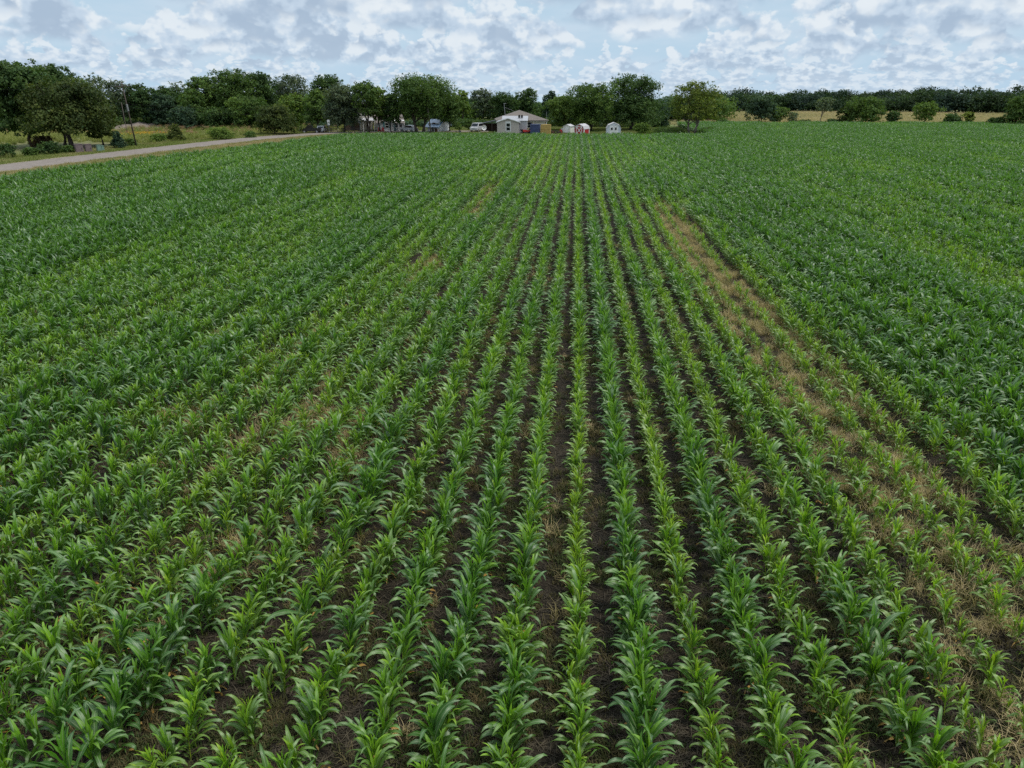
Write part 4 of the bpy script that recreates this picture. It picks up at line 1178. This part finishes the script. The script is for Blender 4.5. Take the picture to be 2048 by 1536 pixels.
# ------------------------------------------------------------------ vehicles
def wheel(parent, x, y, r, w=.22):
    t = MB().disc((x, r), r, y, y + w, 18).build('wheel', M['tyre'], parent, bevel=.03)
    MB().disc((x, r), r * .58, y - .012, y + w + .012, 14).build('rim', M['grey_metal'], t)
def vehicle(px, yb, label, cat, name, L, prof_body, cabin, paint, rot, wid=1.8, wheels=(-1.35, 1.4), r=.36):
    p = P(px, yb); c = empty(name, p, facing(p, rot), label, cat)
    MB().prism(prof_body, -wid/2, wid/2).build('body', M[paint], c, bevel=.07)
    if cabin:
        MB().prism(cabin, -wid/2 + .09, wid/2 - .09).build('cabin', M[paint], c, bevel=.06)
        xs_ = [q[0] for q in cabin]; zs_ = [q[1] for q in cabin]
        cx_, cz_ = sum(xs_)/len(xs_), (min(zs_)+max(zs_))/2
        inset = [((q[0]-cx_)*.82+cx_, (q[1]-cz_)*.62+cz_+.02) for q in cabin]
        MB().prism(inset, -wid/2+.075, -wid/2+.13).build('side_window', M['glass'], c)
        MB().prism(inset, wid/2-.13, wid/2-.075).build('side_window', M['glass'], c)
        # front and back glass
        a, b = cabin[-1], cabin[-2]
        for (q0, q1), s in (((cabin[0], cabin[-1]), -1), ((cabin[1], cabin[2]), 1)):
            d0 = (q0[0]+s*.02+(q1[0]-q0[0])*.15, q0[1]+(q1[1]-q0[1])*.15); d1 = (q0[0]+s*.02+(q1[0]-q0[0])*.88, q0[1]+(q1[1]-q0[1])*.88)
            MB().prism([d0, (d0[0]-s*.05, d0[1]), (d1[0]-s*.05, d1[1]), d1], -wid/2+.2, wid/2-.2).build('windscreen', M['glass'], c)
    for x in wheels:
        for y in (-wid/2 - .01, wid/2 - .21): wheel(c, x, y, r)
    x0 = min(q[0] for q in prof_body); x1 = max(q[0] for q in prof_body)
    for y in (-wid/2+.3, wid/2-.3):
        MB().cbox((x0 - .0, y, .78), (.08, .3, .16)).build('headlight', M['white_paint'], c)
        MB().cbox((x1 + .0, y, .82), (.08, .22, .2)).build('tail_light', M['red_paint'], c)
    return c
vehicle(622, 266.2, 'black pickup truck parked in the shade under the trees', 'pickup truck', 'pickup_truck', 4.6,
        [(-2.3, .42), (2.3, .42), (2.3, 1.08), (.55, 1.10), (-1.1, 1.10), (-2.2, .98), (-2.3, .85)], [(-1.15, 1.08), (.6, 1.08), (.5, 1.72), (-.55, 1.74)], 'car_black', R(-6))
vehicle(643, 265.2, 'small white car showing just right of the black pickup truck', 'car', 'car', 3.6,
        [(-1.8, .35), (1.8, .35), (1.85, .85), (-.9, .92), (-1.8, .78)], [(-1.0, .88), (1.6, .84), (1.2, 1.42), (-.35, 1.45)], 'car_white', R(75), 1.65, (-1.15, 1.15), .31)
vehicle(818, 264.0, 'white car with dark windscreen parked under the great yard tree', 'car', 'car', 4.2,
        [(-2.1, .35), (2.1, .35), (2.1, .9), (-1.1, .98), (-2.05, .85)], [(-1.2, .94), (1.9, .88), (1.3, 1.5), (-.3, 1.52)], 'car_white', R(-35), 1.75, (-1.3, 1.3), .33)
vehicle(954, 263.4, 'white van with dark side windows parked by the young trees', 'van', 'van', 4.6,
        [(-2.2, .4), (2.2, .4), (2.2, 1.15), (-1.7, 1.15), (-2.2, 1.0)], [(-1.6, 1.1), (2.15, 1.1), (2.0, 1.95), (-.8, 1.98)], 'van_paint', R(68), 1.85, (-1.4, 1.4), .36)
# ------------------------------------------------------------------ poles, wires, signs, small things
def crossarm_pole(px, yb, ytop, label, mat_='pole_wood', lean=0.0, arm=2.2, r=.125):
    p = P(px, yb); H = height_at(p, ytop); c = empty('utility_pole', p, facing(p), label, 'utility pole'); c.rotation_euler = (0, lean, facing(p))
    MB().tube([(0, 0, -.3), (0, 0, H*.5), (0, 0, H)], [r, r*.85, r*.62], 10).build('pole', M[mat_], c, smooth=True)
    if arm:
        MB().box(-arm/2, arm/2, -.22, -.11, H-.72, H-.58).build('crossarm', M[mat_], c)
        for x in (-arm/2+.1, -arm*.18, arm*.18, arm/2-.1):
            MB().tube([(x, -.165, H-.578), (x, -.165, H-.50), (x, -.165, H-.40)], [.03, .06, .04], 8).build('insulator', M['grey_metal'], c)
        MB().tube([(-.7, -.165, H-.721), (-.08, -.165, H-1.35)], .025, 5).tube([(.7, -.165, H-.721), (.08, -.165, H-1.35)], .025, 5).build('brace', M['grey_metal'], c)
    return c, p, H
c1, p1, H1 = crossarm_pole(273, 293, 164, 'tall dark utility pole with crossarm leaning left beside the road', lean=R(-2.2))
b = MB().tube([(.0, -.2, H1*.56), (.0, -.34, H1*.66)], .16, 10).build('transformer', M['grey_metal'], c1)
c2, p2, H2 = crossarm_pole(862, 267, 197, 'utility pole leaning left in front of the great yard tree', 'pale_pole_wood', R(-5.5), 0, .16)
c3, p3, H3 = None, P(254, 272), 0
cc, p3, H3 = crossarm_pole(255, 268, 205, 'shorter pale pole standing behind the tall leaning utility pole', 'pale_pole_wood', 0, 0, .065)
def wire(a, b, sag, label, r=.018):
    pts = [tuple(Vector(a).lerp(Vector(b), t) - Vector((0, 0, sag * 4 * t * (1 - t)))) for t in [i / 24 for i in range(25)]]
    o = MB().tube(pts, r, 4).build('power_line', M['wire'], None); return tag(o, label, 'power line', 'wires between the utility poles')
bpy.context.view_layer.update()
m1, m2, m3 = c1.matrix_world, c2.matrix_world, cc.matrix_world
wire(m1 @ Vector((1.0, -.165, H1-.38)), m2 @ Vector((0, 0, H2-.1)), 1.5, 'highest wire running from the tall leaning pole to the middle pole')
wire(m1 @ Vector((0, 0, H1*.67)), m2 @ Vector((0, 0, H2-1.1)), 1.1, 'lower wire from the tall leaning pole, just over the next one')
wire(m1 @ Vector((0, 0, H1*.61)), m2 @ Vector((0, 0, H2-1.5)), 1.5, 'lowest wire from the tall leaning pole to the middle pole')
e0 = P(-120, 310)
wire(m1 @ Vector((-.9, -.165, H1-.38)), (e0.x - 20, e0.y - 30, H1-.6), 1.0, 'wire leaving the tall leaning pole towards the left border')
# antenna mast on the hip roofed house
p = P(1013, 266); H = height_at(p, 207)
c = empty('antenna_mast', p, facing(p), 'thin antenna mast rising behind the grey cottage roof', 'antenna'); c.rotation_euler = (0, R(-5), facing(p))
MB().tube([(0, 6, 0), (0, 6, H*1.0)], .05, 6).build('pole', M['grey_metal'], c)
MB().tube([(-.1, 6, H-.05), (.55, 6, H-.12)], .02, 5).tube([(.15, 5.8, H-.1), (.15, 6.2, H-.1)], .015, 5).tube([(.4, 5.8, H-.12), (.4, 6.2, H-.12)], .015, 5).build('aerial', M['grey_metal'], c)
MB().tube([(0, 6, H*.86), (3.0, 7.5, 3.9)], .015, 4).build('guy_wire', M['grey_metal'], c)

# road sign: square plate over a smaller one
p = P(659, 267); H = height_at(p, 239.5); c = empty('road_sign', p, facing(p), 'white square road sign above a smaller plate at the road junction', 'road sign')
MB().tube([(0, 0, -.1), (0, 0, H-.1)], .04, 6).build('post', M['grey_metal'], c)
MB().box(-.29, .29, -.07, -.045, H-.62, H).build('sign_plate', M['sign_white'], c, bevel=.01)
MB().box(-.24, .24, -.07, -.045, H-1.15, H-.72).build('number_plate', M['sign_white'], c, bevel=.01)
MB().box(-.02, .30, -.10, -.072, H-1.0, H-.9).build('arrow_plate', M['sign_white'], c)
p = P(721, 264.5); H = height_at(p, 241); c = empty('road_sign', p, facing(p, R(180)), 'dull grey back of a sign in front of the brown outbuilding', 'road sign')
MB().tube([(0, 0, -.1), (0, 0, H-.1)], .04, 6).build('post', M['grey_metal'], c)
MB().prism([(.34*math.cos(PI/8+k*PI/4), H-.36+.34*math.sin(PI/8+k*PI/4)) for k in range(8)], -.07, -.045).build('sign_plate', M['grey_metal'], c)
# white propane tank / dish
p = P(968, 264); H = height_at(p, 250); c = empty('satellite_dish', p, facing(p, R(20)), 'big white satellite dish on a post right of the white van', 'satellite dish')
MB().tube([(0, 0, -.1), (0, 0, H-.55)], .05, 7).build('mast', M['grey_metal'], c)
V, Fq = [(0, .1, H-.55)], []
for ring in (1, 2, 3):
    for a in range(16):
        t = 2*PI*a/16; rr_ = .2*ring; V.append((rr_*math.cos(t), .1-.05*ring*ring*.5, H-.55+rr_*math.sin(t)))
for a in range(16): Fq.append((0, 1+a, 1+(a+1) % 16))
for ring in range(2):
    for a in range(16):
        o_ = 1+ring*16; Fq.append((o_+a, o_+16+a, o_+16+(a+1) % 16, o_+(a+1) % 16))
MB().add(V, Fq).build('dish', M['white_paint'], c, smooth=True)

# electrical cabinets and pedestal left of the road
for i, (px, w_, lab) in enumerate(((161, 14, 'left brown electrical cabinet of the pair beside the road'), (179, 12, 'right brown electrical cabinet of the pair, nearer the green pedestals'))):
    p = P(px, 306 - i); k = mpp(p); W = w_ * k; H = height_at(p, 289)
    c = empty('electrical_cabinet', p, facing(p, R(10)), lab, 'electrical cabinet', 'cabinets beside the road')
    MB().box(-W/2, W/2, 0, .8, .08, H).build('body', M['cabinet_brown'], c, bevel=.03)
    MB().box(-W/2-.03, W/2+.03, -.04, .84, H+.003, H+.07).build('lid', M['cabinet_brown'], c)
    d = MB().box(-W/2+.06, W/2-.06, -.025, -.003, .16, H-.08).build('door', M['cabinet_brown'], c)
    MB().cbox((W*.28, -.045, H*.55), (.04, .04, .18)).build('handle', M['dark_metal'], d)
    MB().box(-W/2-.1, W/2+.1, -.12, .92, 0, .078).build('pad', M['concrete'], c)
for px, yb, yt, w_, lab in ((200, 303, 290, 8, 'larger green utility pedestal beside the brown cabinets'), (207, 302, 291, 5.5, 'smaller green utility pedestal on the right, nearest the road')):
    p = P(px, yb); k = mpp(p); W = w_ * k; H = height_at(p, yt)
    c = empty('utility_pedestal', p, facing(p, R(15)), lab, 'utility pedestal', 'green pedestals beside the road')
    MB().prism([(-W/2, .05), (W/2, .05), (W/2*.85, H-.08), (-W/2*.85, H-.08)], 0, W*.8).build('body', M['pedestal_green'], c, bevel=.03)
    MB().box(-W/2, W/2, -.03, W*.8+.03, H-.078, H).build('cap', M['pedestal_green'], c, bevel=.02)
    MB().box(-W/2-.08, W/2+.08, -.08, W*.8+.08, 0, .048).build('pad', M['concrete'], c)

# red garden chairs
for i, (px, rot) in enumerate(((760, 12), (765, -14))):
    p = P(px, 265.2); c = empty('garden_chair', p, facing(p, R(rot)), ('left' if i == 0 else 'right') + ' one of two red garden chairs before the white bungalow', 'garden chair', 'red garden chairs on the lawn')
    MB().xprism([(-.1, .42), (.5, .30), (.5, .34), (-.1, .46)], -.28, .28).build('seat', M['red_paint'], c)
    MB().xprism([(.42, .30), (.74, 1.12), (.78, 1.10), (.46, .29)], -.28, .28).build('backrest', M['red_paint'], c)
    for sx in (-1, 1):
        MB().box(sx*.34-.06, sx*.34+.06, -.18, .58, .60, .63).build('armrest', M['red_paint'], c)
        MB().box(sx*.34-.03, sx*.34+.03, -.14, -.08, 0, .598).build('leg', M['red_paint'], c)
        MB().box(sx*.34-.03, sx*.34+.03, .46, .52, 0, .598).build('leg', M['red_paint'], c)
# red ride-on mower
p = P(1053, 267.5); c = empty('riding_mower', p, facing(p, R(25)), 'red riding mower between the grey cottage and the navy bin', 'riding mower')
MB().prism([(-.95, .35), (.1, .35), (.1, .80), (-.75, .85), (-.95, .70)], -.3, .3).build('hood', M['red_paint'], c, bevel=.05)
MB().prism([(.1, .38), (.95, .38), (.95, .72), (.1, .62)], -.36, .36).build('chassis', M['red_paint'], c, bevel=.04)
MB().prism([(.35, .74), (.85, .74), (1.0, 1.22), (.88, 1.24), (.76, .86), (.35, .84)], -.24, .24).build('seat', M['black_plastic'], c, bevel=.03)
MB().tube([(-.02, 0, .8), (.2, 0, 1.12)], .025, 6).tube([(.2+.0*math.cos(a*PI/6), .2*math.cos(a*PI/6), 1.12+.1*math.sin(a*PI/6)) for a in range(13)], .02, 5).build('steering_wheel', M['black_plastic'], c)
for x, r_w in ((-.65, .2), (.6, .28)):
    for y in (-.48, .30): MB().disc((x, r_w), r_w, y, y+.18, 16).build('wheel', M['tyre'], c, bevel=.03)
# bicycle-like clutter: a kettle barbecue and a wheelbarrow by the cottage
p = P(1043, 267.8); c = empty('barbecue', p, facing(p), 'black round kettle barbecue against the side of the grey cottage', 'barbecue')
bowl = [(.0, .55), (.18, .60), (.28, .74), (.30, .86), (.22, 1.02), (.0, 1.08)]
V, Fq = [], []
for i, (r_b, z_b) in enumerate(bowl):
    for a in range(14): V.append((r_b*math.cos(2*PI*a/14), r_b*math.sin(2*PI*a/14), z_b))
for i in range(5):
    for a in range(14): Fq.append((i*14+a, i*14+(a+1) % 14, (i+1)*14+(a+1) % 14, (i+1)*14+a))
MB().add(V, Fq).build('kettle', M['black_plastic'], c, smooth=True)
for a in range(3): MB().tube([(.16*math.cos(a*2.1), .16*math.sin(a*2.1), .64), (.32*math.cos(a*2.1), .32*math.sin(a*2.1), 0)], .02, 5).build('leg', M['grey_metal'], c)
p = P(1048, 267.6); c = empty('wheelbarrow', p, facing(p, R(20)), 'dark wheelbarrow between the barbecue and the red mower', 'wheelbarrow')
MB().prism([(-.35, .34), (.30, .34), (.48, .68), (-.6, .62)], -.3, .3).build('tray', M['dark_metal'], c)
MB().disc((-.62, .2), .2, -.05, .05, 14).build('wheel', M['tyre'], c)
for sy in (-.24, .24):
    MB().tube([(-.62, sy*.3, .2), (.35, sy, .33), (1.0, sy, .55)], .02, 5).build('handle', M['pole_wood'], c)
    MB().tube([(.3, sy, .33), (.38, sy, 0)], .02, 5).build('leg', M['grey_metal'], c)
# scrap beside the plywood box: tyres, crates, boards
rs = np.random.default_rng(8)
for i, (px, yb, rot, lab) in enumerate(((1103, 267.6, 90, 'old tyre leaning upright right of the plywood box'), (1112, 267.8, 20, 'old tyre on its tread in the middle of the scrap row'))):
    p = P(px, yb); c = empty('tyre', p, facing(p, R(rot)), lab, 'tyre', 'old tyres among the yard scrap')
    n1, n2 = 18, 8; V, Fq = [], []
    for i_ in range(n1):
        for j in range(n2):
            a, b_ = 2*PI*i_/n1, 2*PI*j/n2; rr_ = .30 + .10*math.cos(b_); V.append((rr_*math.cos(a), .10*math.sin(b_), .40+rr_*math.sin(a)))
            Fq.append((i_*n2+j, ((i_+1) % n1)*n2+j, ((i_+1) % n1)*n2+(j+1) % n2, i_*n2+(j+1) % n2))
    MB().add(V, Fq).build('tyre_body', M['tyre'], c, smooth=True)
for px, yb, w_, h_, m_, lab in ((1107, 267.2, .7, .5, 'rust', 'rusty brown crate beside the upright tyre'), (1118, 267.4, .9, .45, 'pole_wood', 'grey wooden crate lying right of the tyres'), (1122, 267.2, .5, .8, 'red_paint', 'red tool chest in front of the cream shed'), (1098, 267.9, .55, .42, 'dark_metal', 'dark metal crate at the foot of the plywood box')):
    p = P(px, yb); c = empty('crate', p, facing(p, R(15)), lab, 'crate', 'crates among the yard scrap')
    MB().box(-w_/2, w_/2, 0, w_*.7, .03, h_).build('body', M[m_], c, bevel=.015)
    sl = MB()
    for j in range(3): z = .08 + (h_-.12)*j/2.6; sl.box(-w_/2-.015, w_/2+.015, -.03, -.003, z, z+h_*.18)
    sl.build('front_slat', M[m_], c)
    MB().box(-w_/2-.02, w_/2+.02, -.035, w_*.7+.02, h_+.003, h_+.04).build('rim', M[m_], c)
p = P(1123, 265.5); c = empty('garden_chair', p, facing(p, R(-20)), 'pale grey garden chair just left of the cream shed', 'garden chair')
MB().box(-.25, .25, -.2, .25, .42, .46).build('seat', M['grey_metal'], c); MB().xprism([(.22, .46), (.34, 1.0), (.38, 1.0), (.26, .46)], -.25, .25).build('backrest', M['grey_metal'], c)
for x in (-.22, .22):
    for y in (-.17, .21): MB().box(x-.02, x+.02, y-.02, y+.02, 0, .418).build('leg', M['grey_metal'], c)
# brush pile of cut branches
p = P(1345, 269); c = tag(empty('brush_pile', p, facing(p)), 'purplish brown pile of cut branches in front of the hedge', 'brush pile')
mb = MB()
for i in range(420):
    t = rs.uniform(-1, 1); hh = max(0.1, 1.25 * (1 - abs(t) ** 1.7)) * rs.uniform(.15, 1.0)
    s0 = Vector((t * 2.7 + rs.normal(0, .2), rs.normal(0, .6), hh * .9)); d_ = Vector((rs.normal(0, 1), rs.normal(0, .6), rs.normal(.15, .35))).normalized() * rs.uniform(.4, 1.1)
    e_ = s0 + d_; e_.z = max(.02, e_.z)
    mb.tube([s0, s0.lerp(e_, .5) + Vector((0, 0, rs.normal(0, .06))), e_], [.035 * rs.uniform(.5, 1.3), .022, .006], 4, False)
mb.build('branches', M['brush'], c)
tw = rs
# fence posts and stumps on the lawn
for px, yb, yt, m_, nm, lab in ((707, 270.5, 264, 'rust', 'stump', 'reddish brown broken stump at the field edge near the road bend'), (780, 268, 263, 'concrete', 'marker_post', 'short pale marker post on the lawn before the white bungalow'), (920, 267, 260.5, 'black_plastic', 'stump', 'black burnt stump on the lawn below the young trees'), (885, 267.5, 258, 'pole_wood', 'fence_post', 'thin dark fence post on the lawn right of the blue roofed house')):
    p = P(px, yb); H = height_at(p, yt); c = empty(nm, p, facing(p), lab, nm.replace('_', ' '))
    r_ = .09 if 'post' in nm else .28
    MB().tube([(0, 0, -.1), (.03, 0, H*.35), (.0, .02, H*.8), (.04, 0, H)], [r_*1.35, r_, r_*.85, r_*.5], 9).build('shaft', M[m_], c)
    if 'post' in nm: MB().tube([(.04, 0, H+.002), (.04, 0, H+.05)], [r_*.7, r_*.55], 9).build('cap', M['grey_metal'], c)
    else: MB().tube([(.1, 0, H*.3), (.36, -.05, H*.62)], [r_*.4, r_*.15], 6).build('snag', M[m_], c)
# rail fence behind the white car
a, b_ = P(652, 265.2), P(720, 264.6)
c = empty('rail_fence', a, math.atan2(b_.y - a.y, b_.x - a.x), 'low weathered rail fence under the willow', 'fence'); Lf = (b_ - a).length
for i in range(7): MB().box(Lf*i/6-.05, Lf*i/6+.05, -.05, .05, 0, 1.1).build('post', M['pale_pole_wood'], c)
for z in (.45, .85): MB().box(-.1, Lf+.1, -.085, -.052, z, z+.12).build('rail', M['pale_pole_wood'], c)
# ------------------------------------------------------------------ sky, sun, camera
SUN_EL, SUN_AZ = R(66), R(95)           # azimuth clockwise from +Y (high, from the right)
w = bpy.data.worlds.new('World'); SC.world = w; w.use_nodes = True
w.cycles.sampling_method = 'MANUAL'; w.cycles.sample_map_resolution = 512
nt = w.node_tree; nt.nodes.clear(); N, L = nt.nodes, nt.links
wo = N.new('ShaderNodeOutputWorld'); bg = N.new('ShaderNodeBackground'); L.new(bg.outputs[0], wo.inputs[0])
bg.inputs[1].default_value = 0.1
sk = N.new('ShaderNodeTexSky'); sk.sky_type = 'NISHITA'; sk.sun_disc = False; sk.sun_elevation = SUN_EL; sk.sun_rotation = SUN_AZ
SKYVEC = True
def math_(op, a, b=None, c=None, clamp=False):
    n = N.new('ShaderNodeMath'); n.operation = op; n.use_clamp = clamp
    for i, v in enumerate((a, b, c)):
        if v is None: continue
        if isinstance(v, (int, float)): n.inputs[i].default_value = v
        else: L.new(v, n.inputs[i])
    return n.outputs[0]
def smooth(v, lo, hi, o0=0.0, o1=1.0):
    n = N.new('ShaderNodeMapRange'); n.interpolation_type = 'SMOOTHSTEP'
    L.new(v, n.inputs[0]); n.inputs[1].default_value = lo; n.inputs[2].default_value = hi; n.inputs[3].default_value = o0; n.inputs[4].default_value = o1
    return n.outputs[0]
def mixc_(f, a, b):
    n = N.new('ShaderNodeMix'); n.data_type = 'RGBA'
    if isinstance(f, (int, float)): n.inputs[0].default_value = f
    else: L.new(f, n.inputs[0])
    for i, v in ((6, a), (7, b)):
        if isinstance(v, tuple): n.inputs[i].default_value = (*v, 1)
        else: L.new(v, n.inputs[i])
    return n.outputs[2]
def noise(vec, scale, detail=6, rough=.55, lac=2.0, dist=0.0):
    n = N.new('ShaderNodeTexNoise'); n.inputs['Scale'].default_value = scale; n.inputs['Detail'].default_value = detail
    n.inputs['Roughness'].default_value = rough; n.inputs['Lacunarity'].default_value = lac; n.inputs['Distortion'].default_value = dist
    L.new(vec, n.inputs['Vector']); return n.outputs[0]
def comb(x, y, z):
    n = N.new('ShaderNodeCombineXYZ')
    for i, v in enumerate((x, y, z)):
        if isinstance(v, (int, float)): n.inputs[i].default_value = v
        else: L.new(v, n.inputs[i])
    return n.outputs[0]
tc = N.new('ShaderNodeTexCoord'); sp = N.new('ShaderNodeSeparateXYZ'); L.new(tc.outputs['Generated'], sp.inputs[0])
dx, dy, dz = sp.outputs
hl = math_('SQRT', math_('ADD', math_('MULTIPLY', dx, dx), math_('MULTIPLY', dy, dy)))
el = math_('DIVIDE', dz, math_('MAXIMUM', hl, .001))
az = math_('ARCTAN2', dx, dy)
L.new(comb(dx, dy, math_('MAXIMUM', dz, .015)), sk.inputs[0])
# clear air between the clouds: Nishita sky, paler and hazier low down
air = mixc_(smooth(el, 0, .25, .92, .35), sk.outputs[0], (3.7, 5.25, 6.7))
col = air
SKYGAIN = .89
def g_(c): return tuple(SKYGAIN * x for x in c)
WHITE, GREYB, BASE, PALE_ = g_((7.2, 7.75, 8.2)), g_((4.9, 5.95, 7.15)), g_((3.45, 4.45, 5.75)), g_((5.3, 6.4, 7.5))
# a thin milky veil over the blue
veil = noise(comb(az, math_('MULTIPLY', el, 4.0), 51.0), 9, 5, .55)
col = mixc_(smooth(veil, .35, .7, .15, .75), col, PALE_)
# cumulus in banks, far ones first: flat bases, heaped tops, each bank at its own height above the horizon
BANKS = (-.016, -.006, .009, .022, .036, .051, .067, .085, .106, .135, .18, .26)
for i, b0 in enumerate(BANKS):
    th = .60 * max(b0, .012) + .020
    s = min(34, .80 / max(b0 + .5 * th, .008))
    low = noise(comb(az, i * 2.37 + .5, i * 1.1), s * .75, 1, .55)
    ev = (2.6, 2.4, 2.1, 1.7)[i] if i < 4 else 1.3
    fv = comb(az, math_('MULTIPLY', el, ev), i * 3.7)
    fb = noise(fv, s * 2.6, 6, .53)
    fv2 = comb(math_('ADD', az, .020 / s), math_('MULTIPLY', math_('ADD', el, .075 / s), ev), i * 3.7)
    fb2 = noise(fv2, s * 2.7, 3, .55)
    lw = noise(comb(az, i * 5.1, 7.7), s * 1.6, 0, .5)
    rel = math_('DIVIDE', math_('SUBTRACT', math_('SUBTRACT', el, b0), math_('MULTIPLY', math_('SUBTRACT', lw, .5), th * .40)), th)
    h = math_('ADD', math_('MULTIPLY', math_('SUBTRACT', low, .40), 5.6), math_('MULTIPLY', math_('SUBTRACT', fb, .5), 2.4))
    a_top = smooth(math_('SUBTRACT', h, rel), .0, .19)
    a_base = smooth(math_('ADD', rel, math_('MULTIPLY', math_('SUBTRACT', fb, .5), .55)), -.14, .12)
    a = math_('MULTIPLY', math_('MULTIPLY', a_top, a_base), .95 if i > 2 else .75)
    inside = math_('DIVIDE', rel, math_('MAXIMUM', h, .45), None, True)
    lit = math_('ADD', math_('ADD', math_('MULTIPLY', inside, .78), .12), math_('MULTIPLY', math_('SUBTRACT', fb, fb2), 3.4), None, True)
    cc_ = mixc_(smooth(lit, .0, .42), BASE, GREYB); cc_ = mixc_(smooth(lit, .36, .85), cc_, WHITE)
    cc_ = mixc_(max(0, .45 - .06 * i), cc_, PALE_)                                     # distance pales them
    col = mixc_(a, col, cc_)
# overhead: a broken deck that lights the land
zen = comb(math_('DIVIDE', dx, math_('MAXIMUM', dz, .08)), math_('DIVIDE', dy, math_('MAXIMUM', dz, .08)), 9.1)
zn = smooth(noise(zen, 1.3, 6, .55), .40, .62)
deck = mixc_(smooth(noise(zen, 2.1, 4, .5), .35, .7), (15.0, 15.6, 16.4), (10.0, 10.7, 11.8))
col = mixc_(math_('MULTIPLY', math_('MULTIPLY', zn, .85), smooth(el, .35, .7)), col, deck)
col = mixc_(smooth(dz, -.06, -.03), (2.0, 2.2, 2.2), col)
L.new(col, bg.inputs[0])

ld = bpy.data.lights.new('sun', 'SUN'); ld.energy = 2.2; ld.angle = R(12); ld.color = (1, .96, .89)
lo_ = bpy.data.objects.new('sun', ld); COL.objects.link(lo_)
sd_ = Vector((math.cos(SUN_EL) * math.sin(SUN_AZ), math.cos(SUN_EL) * math.cos(SUN_AZ), math.sin(SUN_EL)))
lo_.rotation_euler = sd_.to_track_quat('Z', 'Y').to_euler(); lo_.location = (0, 60, 60)

cd = bpy.data.cameras.new('camera'); cam = bpy.data.objects.new('camera', cd); COL.objects.link(cam)
cd.sensor_width = 36; cd.sensor_fit = 'HORIZONTAL'; cd.lens = F_PX / 2048 * 36
cd.clip_start = .1; cd.clip_end = 9000
cam.location = (0, 0, CAM_H); cam.rotation_euler = (PI / 2 - PITCH, 0, YAW)
SC.camera = cam
SC.view_settings.view_transform = 'Standard'; SC.view_settings.look = 'None'
SC.view_settings.exposure = 0.32; SC.view_settings.gamma = 1.0
SC.render.engine = 'CYCLES'; SC.cycles.use_denoising = False
SC.cycles.max_bounces = 6; SC.cycles.diffuse_bounces = 3; SC.cycles.transmission_bounces = 3; SC.cycles.glossy_bounces = 2
SC.cycles.use_light_tree = False
